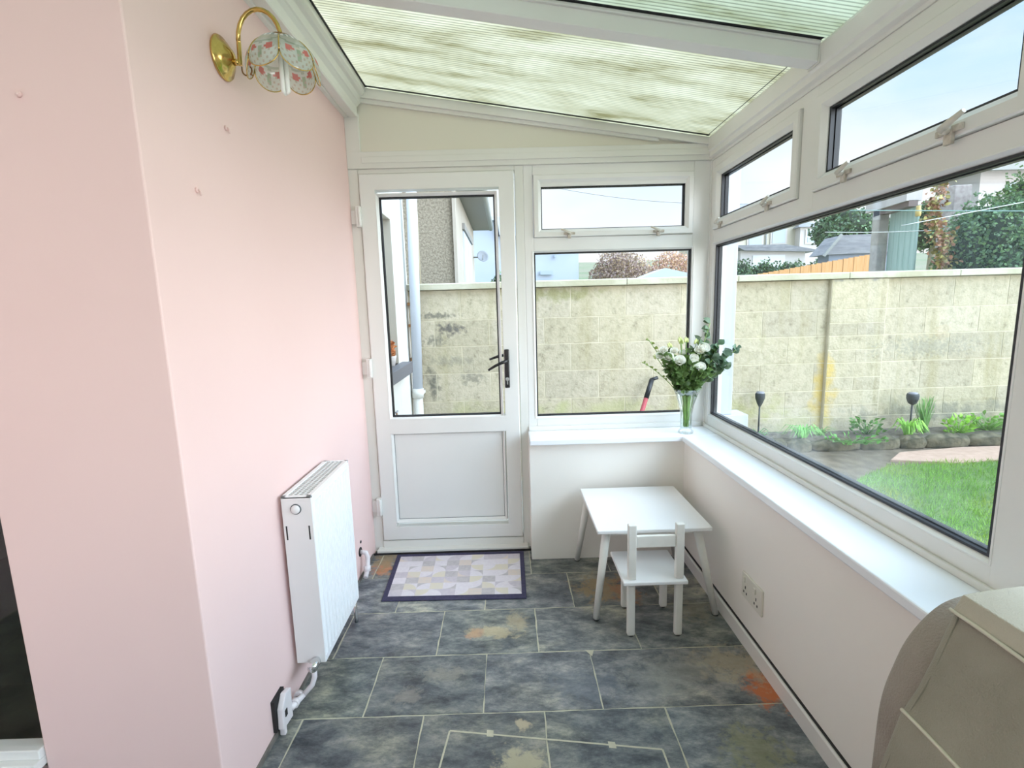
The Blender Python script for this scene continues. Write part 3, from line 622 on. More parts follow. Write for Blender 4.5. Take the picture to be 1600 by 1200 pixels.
# ------------------------------------------------------------------ wall plugs
random.seed(3)
for (lx, ly, lz, nrm, lab) in ((0, 1.534, 1.90, 'x', 'small painted-over hook on the pink wall below the brass lamp'), (0, 1.357, 1.69, 'x', 'small painted-over fixing on the pink wall, lower left of the brass lamp'), (-.243, YC, 1.85, 'y', 'small painted-over screw on the shaded face of the pink corner')):
    t = MB()
    if nrm == 'x':
        t.tube([(0, ly, lz), (.006, ly, lz)], .007, 10); t.tube([(.005, ly, lz), (.011, ly, lz-.004), (.010, ly+.002, lz-.014)], .003, 8)
    else:
        t.tube([(lx, ly, lz), (lx, ly-.006, lz)], .007, 10); t.tube([(lx, ly-.005, lz), (lx+.006, ly-.012, lz-.003), (lx+.010, ly-.012, lz-.006)], .003, 8)
    tag(origin_to(t.build('wall_fixing', 'pink'), (lx, ly, lz)), lab, 'wall fixing')

# ------------------------------------------------------------------ brass wall lamp
LX, LY, LZ = .176, 1.55, 2.075
lamp = thing('wall_lamp', 'brass wall lamp with a scalloped painted glass shade on the pink wall', 'lamp', (0, 1.553, 2.094))
p = MB(); p.lathe([(.0005, .0), (.056, .0), (.059, .004), (.056, .009), (.047, .011), (.044, .018), (.030, .026), (.020, .034), (.010, .038), (.0005, .039)], (0, 1.553, 2.094), 'X', 40)
p.build('backplate', 'brass', lamp)
p = MB(); p.tube([(.034, 1.553, 2.082), (.052, 1.553, 2.082)], .0085, 14)
path = [(.052, 1.553, 2.074)]
for a in range(0, 11): path.append((.052+.002*a/10, 1.553, 2.078+.06*a/10))
for a in range(0, 13):
    t_ = PI - PI*a/12; path.append((.115+.061*math.cos(t_), 1.552, 2.138+.080*math.sin(t_)))
path.append((.176, 1.551, 2.150))
# lift of the arm: a swan neck
p.tube(path, .0062, 12); p.build('arm', 'brass', lamp)
p = MB(); hook = [(.056, 1.553, 2.070)]
for a in range(0, 11):
    t_ = PI + PI*1.25*a/10; hook.append((.070+.014*math.cos(t_), 1.553, 2.060+.014*math.sin(t_)))
p.tube(hook, .0022, 8); p.tube([(.080, 1.553, 2.052), (.086, 1.553, 2.044)], .002, 6); p.tube([(.080, 1.553, 2.070), (.072, 1.553, 2.076)], .002, 6); p.build('curl', 'brass_dark', lamp)
p = MB(); p.lathe([(.001, .150-.075), (.012, .150-.075), (.014, .070), (.034, .066), (.036, .060), (.020, .058), (.001, .057)], (LX, LY, LZ+.0), 'Z', 28); p.build('shade_cap', 'brass_dark', lamp)
p = MB(); p.tube([(LX, LY, LZ+.058), (LX, LY, LZ+.02)], .012, 16); p.build('lamp_holder', 'bulb', lamp)
p = MB()
for k in range(3):
    a = 2*PI*k/3; dx, dy = .0075*math.cos(a), .0075*math.sin(a)
    p.tube([(LX+dx, LY+dy, LZ+.02), (LX+dx, LY+dy, LZ-.075), (LX+dx*.3, LY+dy*.3, LZ-.082)], [.0065, .0065, .004], 10)
p.build('bulb', 'bulb', lamp)
# shade: six rounded petals
R0 = .096
def sph(th, ph, r=R0):
    # ph measured from the top
    return Vector((LX + r*math.sin(ph)*math.cos(th), LY + r*math.sin(ph)*math.sin(th), LZ-.022 + r*.92*math.cos(ph)))
for k in range(6):
    pm = MB(); th0 = k*PI/3 - .22; n_u, n_v = 18, 22
    phT = .33
    def ph_end(u): return 1.38 + .46*math.sqrt(max(0, 1-(2*u-1)**2))
    grid = []
    for j in range(n_v+1):
        for i in range(n_u+1):
            u = i/n_u; th = th0 + u*PI/3; ph = phT + (ph_end(u)-phT)*j/n_v
            bulge = 1 + .035*math.sin(PI*u)
            grid.append(sph(th, ph, R0*bulge))
    vs0 = grid; o0 = len(pm.v)
    pm.v += [tuple(x) for x in vs0]
    for j in range(n_v):
        for i in range(n_u):
            u = (i+.5)/n_u; v = (j+.5)/n_v
            col = (.62, .68, .62, .62)
            # painted motif: two red tulips with green stems, white fan above, pink lower lobe outlines
            for cu in (.27, .73):
                if ((u-cu)/.12)**2 + ((v-.66)/.065)**2 < 1: col = (.62, .16, .14, .9)
            if abs(u-.5) < .035 and v > .62 and v < .88: col = (.30, .40, .28, .85)
            if v < .33 and abs(((u*5) % 1)-.5) < .2: col = (.95, .98, 1, .75)
            elif v < .33: col = (.62, .74, .76, .5)
            if abs(v-.44-.10*math.sin(PI*u)) < .03: col = (.38, .46, .38, .7)
            if .57 < v < .61 and .3 < u < .7: col = (.9, .9, .86, .8)
            if v > .68 and (i+j*2) % 5 == 0: col = (.55, .50, .42, .6)
            pm.f.append((o0+j*(n_u+1)+i, o0+j*(n_u+1)+i+1, o0+(j+1)*(n_u+1)+i+1, o0+(j+1)*(n_u+1)+i)); pm.m.append(0); pm.t.append(col); pm.sm.append(True)
    pt = pm.build('shade_petal', 'shade', lamp, fix=False)
    rim = MB(); pts = [sph(th0+u/24*PI/3, ph_end(u/24), R0*(1+.035*math.sin(PI*u/24))) for u in range(25)]
    rim.tube(pts, .0016, 6); side = [sph(th0, phT+(ph_end(0)-phT)*j/14, R0+.0005) for j in range(15)]; rim.tube(side, .0022, 6)
    rim.build('gilt_edge', 'brass', pt)

# ------------------------------------------------------------------ radiator
RX0, RX1, RY0, RY1, RZ0, RZ1 = .014, .118, 1.606, 2.01, .138, .758
rad = thing('radiator', 'white ribbed panel radiator on the pink wall', 'radiator', (.07, (RY0+RY1)/2, RZ0))
p = MB(); pts = []
nrib = 12; x_o, x_i = RX1, RX1-.007; stp = (RY1-RY0-.02)/nrib
prof = [(x_i+.005, RY0+.003)]
for i in range(nrib):
    a = RY0+.01+i*stp
    prof += [(x_i, a+.0005), (x_i, a+stp*.22), (x_o, a+stp*.38), (x_o, a+stp*.84), (x_i, a+stp*1.0)]
prof += [(x_i+.005, RY1-.003), (x_i-.012, RY1-.003), (x_i-.012, RY0+.003)]
p.prism(prof, 'Z', RZ0+.022, RZ1-.03)
p.prism([(x_i+.0045, RZ1-.03), (x_i+.0045, RZ1-.012), (x_i-.004, RZ1-.006), (x_i-.012, RZ1-.006), (x_i-.012, RZ1-.03)], 'Y', RY0+.002, RY1-.002)
p.box(x_i-.012, x_i+.0045, RY0+.002, RY1-.002, RZ0, RZ0+.022)
p.build('front_panel', 'rad', rad, bevel=.0012)
p = MB(); p.box(RX0, RX0+.012, RY0+.003, RY1-.003, RZ0+.01, RZ1-.012); p.build('rear_panel', 'rad', rad, bevel=.002)
for yy in (RY0, RY1-.003):
    p = MB(); p.box(RX0, x_i+.004, yy, yy+.003, RZ0, RZ1-.002); sd_ = p.build('side_panel', 'rad_side', rad, bevel=.001)
    if yy == RY0:
        for xs in (RX0+.008, x_i-.012):
            q_ = MB(); q_.box(xs, xs+.005, yy-.0006, yy, RZ1-.155, RZ1-.105); q_.build('slot', 'dark', sd_)
p = MB(); p.box(RX0, x_i+.004, RY0, RY0+.012, RZ1-.008, RZ1); p.box(RX0, x_i+.004, RY1-.012, RY1, RZ1-.008, RZ1); p.box(RX0, RX0+.016, RY0, RY1, RZ1-.008, RZ1); p.box(x_i-.012, x_i+.004, RY0, RY1, RZ1-.008, RZ1)
tp = p.build('top_cover', 'rad', rad, bevel=.0015)
p = MB()
for i in range(24):
    a = RY0+.014+i*(RY1-RY0-.028)/24; p.box(RX0+.016, x_i-.012, a, a+.009, RZ1-.007, RZ1-.003)
for xx in (.045, .062, .08): p.box(xx, xx+.005, RY0+.012, RY1-.012, RZ1-.007, RZ1-.0015)
p.build('top_grille', 'rad_grille', tp)
p = MB(); p.lathe([(.0005, -.010), (.013, -.010), (.015, -.006), (.015, 0)], (.062, RY0, RZ1-.045), 'Y', 24); v = p.build('blanking_plug', 'rad_side', rad)
p = MB(); p.lathe([(.015, -.002), (.0185, -.002), (.0185, 0), (.015, 0), (.015, -.002)], (.062, RY0, RZ1-.045), 'Y', 24); p.build('plug_ring', 'spacer', v)
# valve and pipe
p = MB(); p.lathe([(.0005, -.05), (.013, -.05), (.017, -.046), (.018, -.012), (.013, -.006), (.013, 0)], (.085, RY0, RZ0+.012), 'Y', 20); v = p.build('valve', 'chrome', rad)
p = MB(); p.tube([(.085, RY0-.03, RZ0+.012), (.085, RY0-.032, RZ0-.03), (.075, RY0-.034, RZ0-.06), (.05, RY0-.05, .055)], .009, 12)
p.tube([(.05, RY0-.05, .055), (.035, RY0-.075, .05), (.028, RY0-.10, .05), (.026, 1.505, .05)], [.009, .011, .011, .011], 12); p.build('supply_pipe', 'pipe', v)
for yy in (1.56, 1.525):
    p = MB(); p.tube([(.031, yy-.007, .05), (.031, yy+.007, .05)], .016, 12); p.build('pipe_joint', 'pipe', v)
p = MB(); p.lathe([(.0005, .05), (.013, .05), (.016, .044), (.016, .01), (.011, 0)], (.085, RY1, RZ0+.012), 'Y', 20); p.tube([(.085, RY1+.03, RZ0+.012), (.085, RY1+.03, .02), (.085, RY1+.03, .0)], .008, 12); p.build('return_valve', 'chrome', rad)

# pipe stub by the door and boxed pipe plate on the left wall
pp = thing('pipe_stub', 'white painted pipe elbow leaving the pink wall beyond the radiator', 'pipe', (.0, 2.42, .11))
p = MB(); p.tube([(0, 2.42, .14), (.03, 2.42, .135), (.038, 2.42, .11), (.038, 2.40, .05), (.038, 2.36, .03)], .012, 12); p.tube([(.036, 2.405, .07), (.038, 2.395, .045)], .018, 12); p.build('elbow', 'pipe', pp)
p = MB(); p.tube([(0, 2.42, .14), (.004, 2.42, .14)], .024, 14); p.build('wall_hole', 'dark', pp)
p = MB(); p.tube([(0.0, 2.44, .185), (.0035, 2.44, .185)], .008, 10); p.build('screw_hole', 'dark', pp)
bx = thing('pipe_box', 'white pipe cover plate standing off a dark hole low on the pink wall', 'pipe cover', (0, 1.465, 0))
p = MB(); p.box(0, .012, 1.43, 1.50, .025, .135); p.build('dark_recess', 'dark', bx)
p = MB(); p.prism([(1.435, .03), (1.505, .02), (1.508, .125), (1.47, .135), (1.44, .10)], 'X', .013, .032); p.box(.012, .03, 1.445, 1.46, .0, .04); p.build('cover_plate', 'pipe', bx, bevel=.003)
p = MB(); p.box(.030, .034, 1.452, 1.466, .062, .085); p.build('notch', 'dark', bx)
# dark strip painted in as the shadow gap above the tiles on the left
w = MB(); w.box(0, .006, YC, DB-.07, 0, .018); struct(w.build('shadow_gap_left', mat('shadow_gap', (.10, .09, .08), .9, col2=(.2, .18, .16), noise_scale=20)))

# ------------------------------------------------------------------ socket
so_ = thing('wall_socket', 'cream double power socket low on the right wall', 'socket', (WW, 1.772, .195))
p = MB(); p.box(WW-.009, WW, 1.692, 1.848, .197, .300); pl = p.build('face_plate', 'socket', so_, bevel=.003)
for yy in (1.728, 1.812):
    p = MB(); p.box(WW-.0098, WW-.009, yy-.010, yy-.004, .218, .227); p.box(WW-.0098, WW-.009, yy+.012, yy+.018, .218, .227); p.box(WW-.0098, WW-.009, yy+.001, yy+.006, .238, .25); p.build('pin_holes', 'dark', pl)
    p = MB(); p.box(WW-.014, WW-.009, yy+.006, yy+.022, .262, .285); p.build('switch', 'socket', so_, bevel=.002)

# ------------------------------------------------------------------ door mat
dm = thing('door_mat', 'rectangular door mat with pale geometric patchwork and a navy border', 'door mat', (.49, 2.45, .0005))
def mp_(u, v):  # (u,v) in 0..1 over the mat
    a = Vector((.158, 2.188, 0)); b = Vector((.850, 2.174, 0)); c = Vector((.138, 2.640, 0)); d = Vector((.852, 2.636, 0))
    return (a*(1-u)+b*u)*(1-v) + (c*(1-u)+d*u)*v
p = MB(); z0, z1 = .0008, .006
cs = [mp_(0, 0), mp_(1, 0), mp_(1, 1), mp_(0, 1)]
p.add([(c.x, c.y, z0) for c in cs]+[(c.x, c.y, z1) for c in cs], [(3, 2, 1, 0), (4, 5, 6, 7), (0, 1, 5, 4), (1, 2, 6, 5), (2, 3, 7, 6), (3, 0, 4, 7)])
p.build('border', 'navy', dm, bevel=.002)
p = MB(); random.seed(21); nu, nv = 10, 7; U0, U1, V0, V1 = .035, .968, .075, .935
def g2(i, j, z): 
    q_ = mp_(U0+(U1-U0)*i/nu, V0+(V1-V0)*j/nv); return (q_.x, q_.y, z)
for i in range(nu):
    for j in range(nv):
        if (i+j) % 2: base = random.choice([1, 1, 3, 1, 3, 2]); top = 0
        else: base = random.choice([0, 0, 0, 4]); top = random.choice([2, 2, 4, 3])
        p.add([g2(i, j, .0066), g2(i+1, j, .0066), g2(i+1, j+1, .0066), g2(i, j+1, .0066)], [(0, 1, 2, 3)], base)
        kind = random.random(); cnr = random.randrange(4)
        if kind < .62:
            cx_, cz_ = [(0, 0), (1, 0), (1, 1), (0, 1)][cnr]; sx_, sz_ = (1, -1)[cx_], (1, -1)[cz_]
            fan = [g2(i+cx_, j+cz_, .0070)] + [g2(i+cx_+sx_*math.cos(a*PI/16), j+cz_+sz_*math.sin(a*PI/16), .0070) for a in range(9)]
            p.add(fan, [(0, a, a+1) for a in range(1, 9)], top)
        elif kind < .70:
            p.add([g2(i, j, .0070), g2(i+1, j, .0070), g2(i+1, j+1, .0070), g2(i, j+1, .0070)], [(0, 1, 2, 3)], top)
p.build('patchwork', ['matA', 'matB', 'matC', 'matD', 'matE'], dm)

# ------------------------------------------------------------------ children's table and chair
tb = thing('childrens_table', "small white child's table with splayed round legs in the corner", 'table', (1.40, 2.24, 0))
p = MB(); p.box(1.153, 1.645, 1.985, 2.490, .403, .420); p.build('tabletop', 'kid_white', tb, bevel=.004)
for (tx, ty, fx, fy) in ((1.205, 2.045, 1.148, 2.001), (1.598, 2.045, 1.678, 2.008), (1.19, 2.44, 1.139, 2.522), (1.598, 2.44, 1.672, 2.522)):
    p = MB(); p.tube([(tx, ty, .403), (fx, fy, .006)], [.0195, .0135], 20); lg = p.build('leg', 'kid_leg', tb)
    p = MB(); p.tube([(fx, fy, .0065), (fx, fy, .0)], .0135, 16); p.build('foot_pad', 'rubber', lg)
for y_ in (2.045, 2.43):
    p = MB(); p.box(1.22, 1.58, y_-.01, y_+.01, .375, .403); p.build('apron', 'kid_leg', tb)
ch = thing('childrens_chair', "small white child's chair pulled up to the table, back to the room", 'chair', (1.375, 1.98, 0))
p = MB(); p.box(1.233, 1.494, 1.846, 2.110, .246, .262); p.build('seat', 'kid_white', ch, bevel=.004)
for (lx, ly) in ((1.273, 1.888), (1.468, 1.884), (1.294, 2.085), (1.468, 2.080)):
    p = MB(); p.box(lx-.016, lx+.016, ly-.013, ly+.013, 0.004, .246); lg = p.build('leg', 'kid_leg', ch, bevel=.007)
    p = MB(); p.tube([(lx, ly, .004), (lx, ly, 0)], .011, 12); p.build('foot_pad', 'rubber', lg)
for lx in (1.272, 1.465):
    p = MB(); p.box(lx-.0165, lx+.0165, 1.862, 1.888, .262, .497); p.build('back_post', 'kid_leg', ch, bevel=.004)
p = MB(); p.box(1.2885, 1.4485, 1.868, 1.884, .398, .448); p.build('back_rail', 'kid_leg', ch, bevel=.003)

# ------------------------------------------------------------------ armchair
ac = thing('armchair', 'beige upholstered wing armchair with cream piping beside the side window', 'armchair', (1.3, .32, 0))
def soft(o, lv=2, w_=.02):
    b = o.modifiers.new('bevel', 'BEVEL'); b.width = w_; b.segments = 4; b.limit_method = 'ANGLE'; b.angle_limit = .5
    for pl_ in o.data.polygons: pl_.use_smooth = True
    return o
def smooth2(pts, it=2):
    for _ in range(it):
        out = []
        for i in range(len(pts)):
            a, b = pts[i], pts[(i+1) % len(pts)]
            out += [(a[0]*.75+b[0]*.25, a[1]*.75+b[1]*.25), (a[0]*.25+b[0]*.75, a[1]*.25+b[1]*.75)]
        pts = out
    return pts
back = [(1.350, .44), (1.362, .53), (1.378, .607), (1.404, .706), (1.410, .717), (1.428, .752), (1.446, .800), (1.462, .850), (1.474, .884), (1.488, .903), (1.52, .913), (1.57, .918), (1.63, .912), (1.665, .895), (1.680, .86), (1.681, .75), (1.681, .60), (1.681, .12), (1.45, .12), (1.36, .30)]
p = MB(); p.prism(back, 'Y', -.16, .705, smooth=True); soft(p.build('backrest', 'fabric', ac), w_=.012)
wing = [(1.405, .20), (1.412, .42), (1.418, .53), (1.419, .60), (1.421, .664), (1.428, .706), (1.440, .744), (1.453, .782), (1.473, .815), (1.498, .844), (1.523, .861), (1.565, .872), (1.60, .876), (1.64, .872), (1.668, .858), (1.681, .83), (1.681, .20)]
for y0, y1 in ((.690, .768), (-.235, -.15)):
    p = MB(); p.prism(smooth2(wing), 'Y', y0, y1, smooth=True); soft(p.build('wing', 'fabric_side', ac), w_=.010)
    p = MB(); p.prism([(.90, .12), (.90, .36), (.93, .41), (1.0, .43), (1.30, .43), (1.45, .43), (1.45, .12)], 'Y', y0+.002, y1-.002, smooth=True); soft(p.build('arm', 'fabric', ac), w_=.028)
p = MB(); p.box(.88, 1.37, -.148, .688, .28, .40); soft(p.build('seat_cushion', 'fabric', ac), w_=.035)
p = MB(); p.box(.92, 1.44, -.148, .688, .12, .28); soft(p.build('seat_base', 'fabric', ac), w_=.01)
for (a, b) in ((.95, -.19), (.95, .74), (1.63, -.19), (1.63, .74)):
    p = MB(); p.tube([(a, b, .125), (a, b, 0)], [.025, .018], 12); p.build('leg', mat_leg_wood if 'mat_leg_wood' in globals() else 'tan', ac)
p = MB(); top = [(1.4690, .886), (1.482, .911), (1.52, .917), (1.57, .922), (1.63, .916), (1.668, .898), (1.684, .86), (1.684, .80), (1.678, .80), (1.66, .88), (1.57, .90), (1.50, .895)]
p.prism(top, 'Y', -.155, .698, smooth=True); soft(p.build('lit_top_panel', 'fabric_lit', ac), w_=.002)  # overlay with the light on the backrest top put into its colour
for pt in ([(1.4665, -.155, .884), (1.4665, .70, .884)], [(1.4065, -.16, .712), (1.4065, .70, .712)]):
    p = MB(); n_ = 24
    p.tube([(pt[0][0]+.001*math.sin(i*.9), pt[0][1]+(pt[1][1]-pt[0][1])*i/n_, pt[0][2]+.0015*math.sin(i*.6)) for i in range(n_+1)], .0030, 8); p.build('piping', 'piping', ac)
p = MB(); p.tube([(x, .690 if False else .6895, z) for x, z in [(1.376, .60), (1.408, .71), (1.444, .79), (1.472, .885)]], .0012, 6); p.build('inner_seam', 'fabric', ac)

# ------------------------------------------------------------------ vase and flowers
VX, VY = 1.728, 2.56
va_ = MB(); prof = [(.001, ZS+.0006), (.038, ZS+.0006), (.039, ZS+.012), (.030, ZS+.020), (.029, ZS+.05), (.030, ZS+.10), (.038, ZS+.15), (.054, ZS+.20), (.070, ZS+.238), (.068, ZS+.238), (.052, ZS+.20), (.036, ZS+.15), (.028, ZS+.10), (.027, ZS+.05), (.027, ZS+.028), (.001, ZS+.026)]
va_.lathe(prof, (VX, VY, 0), 'Z', 40)
vase = origin_to(va_.build('vase', 'vase_glass'), (VX, VY, ZS)); tag(vase, 'clear flared glass vase with water standing on the corner of the window sill', 'vase')
p = MB(); p.lathe([(.001, ZS+.028), (.0265, ZS+.03), (.0265, ZS+.10), (.030, ZS+.125), (.001, ZS+.125)], (VX, VY, 0), 'Z', 32); p.build('water', 'water', vase)
random.seed(5)
def curve(a, b, sag, n=8):
    a, b = Vector(a), Vector(b); mid = (a+b)/2 + Vector(sag); out = []
    for i in range(n+1):
        t_ = i/n; out.append(a*(1-t_)**2 + mid*2*t_*(1-t_) + b*t_*t_)
    return out
def leaf_geo(mb, base, d, ln, wd, nrm=None, tint=(1, 1, 1), cup=.15, rnd=False):
    d = Vector(d).normalized(); nrm = Vector(nrm) if nrm is not None else Vector((random.uniform(-1, 1), random.uniform(-1, 1), random.uniform(0, 1)))
    s_ = d.cross(nrm)
    if s_.length < 1e-4: s_ = d.orthogonal()
    s_.normalize(); nn = s_.cross(d).normalized(); base = Vector(base)
    ws = [0, .75, 1, .85, .5, 0] if rnd else [0, .55, .95, .85, .5, 0]
    vs = []; k = len(ws)
    for i, w_ in enumerate(ws):
        t_ = i/(k-1); c = base + d*ln*t_ + nn*ln*cup*math.sin(PI*t_)
        vs += [c - s_*wd*w_ + nn*wd*.25*w_, c, c + s_*wd*w_ + nn*wd*.25*w_]
    fs = []
    for i in range(k-1): fs += [(i*3, i*3+1, i*3+4, i*3+3), (i*3+1, i*3+2, i*3+5, i*3+4)]
    mb.add(vs, fs, 0, tint, True)
def flower(bp, open_=1.0, r=.020):
    bp = Vector(bp); foot = Vector((VX+random.uniform(-.013, .013), VY+random.uniform(-.013, .013), ZS+.034))
    neck = Vector((VX+(bp.x-VX)*.16, VY+(bp.y-VY)*.16, ZS+.205))
    root = thing('flower_stem', 'x', 'flower', foot)
    st = MB(); pts = curve(foot, neck, (0, 0, 0), 4)[:-1] + curve(neck, bp, (random.uniform(-.01, .01), random.uniform(-.01, .01), .015), 6)
    st.tube(pts, .0022, 6); st.build('stem', 'stem', root)
    up_ = ((bp-neck).normalized()*.55 + Vector((-.15, -.75, .25))).normalized(); rot = Vector((0, 0, 1)).rotation_difference(up_).to_matrix()
    bl = MB()
    for ringi, (cnt, rr, hh, tl_) in enumerate(((5, r, r*1.1, .9), (5, r*.75, r*1.15, .55), (4, r*.45, r*1.1, .25))):
        for k in range(cnt):
            a = 2*PI*(k+.5*ringi)/cnt + random.uniform(-.15, .15); rad_ = Vector((math.cos(a), math.sin(a), 0)); tan_ = Vector((-math.sin(a), math.cos(a), 0))
            vs = []; nI, nJ = 5, 4
            for i in range(nI+1):
                t_ = i/nI; out_ = rr*(.25 + tl_*open_*.95*math.sin(t_*1.35)); hgt = hh*(t_*1.25 - .35*t_*t_*open_)
                wd = rr*.85*math.sin(min(1, t_*1.15+.12)*PI*.62)
                for j in range(nJ+1):
                    s_ = (j/nJ-.5)*2; q_ = rad_*(out_ - abs(s_)**2*rr*.18) + tan_*wd*s_ + Vector((0, 0, hgt - .08*rr*s_*s_))
                    vs.append(bp + rot @ q_)
            bl.add(vs, [(i*(nJ+1)+j, i*(nJ+1)+j+1, (i+1)*(nJ+1)+j+1, (i+1)*(nJ+1)+j) for i in range(nI) for j in range(nJ)], 0, None, True)
    bl.build('bloom', 'petal', root, fix=False)
    cl = MB(); 
    for k in range(5):
        a = 2*PI*k/5; leaf_geo(cl, bp-up_*.003, rot @ Vector((math.cos(a), math.sin(a), .7)), .014, .003, up_, (1, 1, 1))
    for k in range(4):
        t_ = random.uniform(.45, .95); q_ = neck*(1-t_)+bp*t_; leaf_geo(cl, q_, (random.uniform(-1, 1), random.uniform(-1, 1), random.uniform(.2, .9)), .045, .011, None, tuple(random.uniform(.7, 1.2) for _ in range(1))*3)
    cl.build('leaves', 'leaf', root, fix=False)
    return root
blooms = [ # x, z, dy, radius, label
    (1.668, 1.080, -.055, .0215, 'large round white bloom facing out at the front of the bouquet'),
    (1.619, 1.100, -.040, .0185, 'white bloom to the left of the large round front one'),
    (1.583, 1.108, -.020, .0175, 'outermost white bloom on the left of the bouquet'),
    (1.737, 1.066, -.065, .0180, 'white bloom at the lower front, between the round one and the creamy one'),
    (1.769, 1.048, -.060, .0195, 'creamy white bloom lowest at the front right of the bouquet'),
    (1.742, 1.092, -.045, .0170, 'pale bloom above the lower front white ones in the bouquet'),
    (1.795, 1.138, -.030, .0220, 'tall double white bloom on the upper right of the bouquet'),
    (1.770, 1.128, -.035, .0180, 'white bloom left of the tall double one at the upper right'),
    (1.863, 1.072, -.030, .0210, 'greenish white bloom among the eucalyptus at the far right'),
    (1.600, 1.135, -.010, .0150, 'small white bloom high on the left of the bouquet'),
    (1.650, 1.130, -.020, .0150, 'small white bloom above the large round front one'),
    (1.705, 1.115, .015, .0130, 'half-open white bloom in the middle of the bouquet')]
for (bx_, bz_, dy_, r_, lab) in blooms:
    o = flower((bx_, VY+dy_, bz_-.012), 1.0, r_*1.22); o['label'] = lab; o['group'] = 'white flowers in the vase'
buds = [(1.688, 1.172, .0), (1.700, 1.160, .02), (1.640, 1.145, .01), (1.715, 1.170, -.01), (1.765, 1.160, -.01), (1.575, 1.085, .02)]
for i, (bx_, bz_, dy_) in enumerate(buds):
    foot = Vector((VX+random.uniform(-.012, .012), VY+random.uniform(-.012, .012), ZS+.034)); bp = Vector((bx_, VY+dy_, bz_)); neck = Vector((VX+(bp.x-VX)*.16, VY+(bp.y-VY)*.16, ZS+.205))
    root = thing('bud_stem', ['tallest pale green bud rising at the centre of the bouquet', 'pale green bud just behind the tallest one at the centre', 'pale green bud above the left white blooms', 'pale green bud right of the tallest one', 'pale green bud beside the tall eucalyptus sprig', 'lowest pale green bud at the far left of the bouquet'][i], 'flower bud', foot, 'green buds in the bouquet')
    st = MB(); st.tube(curve(foot, neck, (0, 0, 0), 3)[:-1]+curve(neck, bp, (0, 0, .01), 5), .0018, 6); st.build('stem', 'stem', root)
    bd = MB(); up_ = (bp-neck).normalized()
    for dx in (-.008, .0, .010):
        q_ = bp+Vector((dx, dx*.5, -abs(dx)*.6)); bd.tube([q_, q_+up_*.006, q_+up_*.016, q_+up_*.026], [.002, .0052, .0048, .001], 8)
    bd.build('bud', 'bud', root)
eucs = [((1.800, VY+.03, 1.17), 'eucalyptus sprig behind the tall double white bloom', 10, .020, .3, (1.0, 1.2, .9)),
        ((1.905, VY-.06, 1.04), 'low eucalyptus sprig at the right, below the greenish white bloom', 9, .019, .3, (.9, 1.15, .9)),
        ((1.835, VY-.01, 1.262), 'tall eucalyptus sprig reaching highest above the bouquet', 9, .021, .3, (.95, 1.25, 1.0)),
        ((1.520, VY-.01, 1.185), 'thin leafy sprig reaching out at the upper left of the bouquet', 8, .012, .3, (1.9, 2.1, .8)),
        ((1.500, VY+.0, 1.065), 'thin drooping sprig at the far left of the bouquet', 7, .008, .3, (1.9, 2.1, .9)),
        ((1.950, VY-.06, 1.125), 'eucalyptus sprig with big round leaves at the far right', 9, .026, .3, (.8, 1.15, 1.05)),
        ((1.880, VY-.02, 1.150), 'dense dark eucalyptus sprig on the right of the bouquet', 10, .025, .3, (.7, 1.1, .85)),
        ((1.840, VY-.05, 1.08), 'dark eucalyptus sprig low on the right side of the bouquet', 10, .022, .3, (.7, 1.0, .8))]
for (tip, lab, nl, lw, st_, tn) in eucs:
    foot = Vector((VX+random.uniform(-.012, .012), VY+random.uniform(-.012, .012), ZS+.034)); tip = Vector(tip); 
    if tip.x > 1.86: tip.x = min(tip.x, 1.862 + 0) if False else tip.x
    neck = Vector((VX+(tip.x-VX)*.16, VY+(tip.y-VY)*.16, ZS+.205))
    root = thing('eucalyptus_sprig', lab, 'foliage', foot, 'eucalyptus sprigs in the vase')
    up_pts = curve(neck, tip, (0, 0, .03), 10)
    st = MB(); st.tube(curve(foot, neck, (0, 0, 0), 3)[:-1]+up_pts, .0019, 6); st.build('stem', 'stem', root)
    lf = MB()
    for i in range(nl*2):
        t_ = .38 + .62*(i//2)/(nl-1); k = min(int(t_*10), 9); q_ = up_pts[k].lerp(up_pts[k+1], t_*10-k) if k < 10 else up_pts[-1]
        a = random.uniform(0, 2*PI); b_ = random.uniform(.75, 1.2)
        leaf_geo(lf, q_, (math.cos(a), math.sin(a)*.6-.25, random.uniform(-.1, .8)), lw*random.uniform(1.5, 2.1), lw*random.uniform(.65, .9), (random.uniform(-.5, .5), -1, .6), (tn[0]*b_, tn[1]*b_, tn[2]*b_), .1, True)
    lf.build('leaves', 'euc', root, fix=False)
for k in range(20):
    a = 2*PI*k/12+.2*(k//12); rk = .105 if k < 12 else .135; tip = Vector((VX-.006+rk*math.cos(a), VY-.03+.070*math.sin(a), (1.02 if k < 12 else 1.095)+random.uniform(-.03, .04)))
    foot = Vector((VX+random.uniform(-.012, .012), VY+random.uniform(-.012, .012), ZS+.034)); neck = Vector((VX+(tip.x-VX)*.16, VY+(tip.y-VY)*.16, ZS+.205))
    root = thing('greenery_stem', 'dark green leafy stem filling the lower part of the bouquet above the vase rim', 'foliage', foot, 'greenery low in the bouquet')
    up_pts = curve(neck, tip, (0, 0, .02), 8)
    st = MB(); st.tube(curve(foot, neck, (0, 0, 0), 3)[:-1]+up_pts, .002, 6); st.build('stem', 'stem', root)
    lf = MB()
    for i in range(30):
        t_ = random.uniform(.0, 1); q_ = neck.lerp(tip, t_); b_ = random.uniform(.25, .75)
        leaf_geo(lf, q_, (random.uniform(-1, 1), random.uniform(-1, .6), random.uniform(-.1, .8)), random.uniform(.03, .05), random.uniform(.010, .017), None, (b_, b_*1.05, b_), .12)
    lf.build('leaves', 'leaf', root, fix=False)

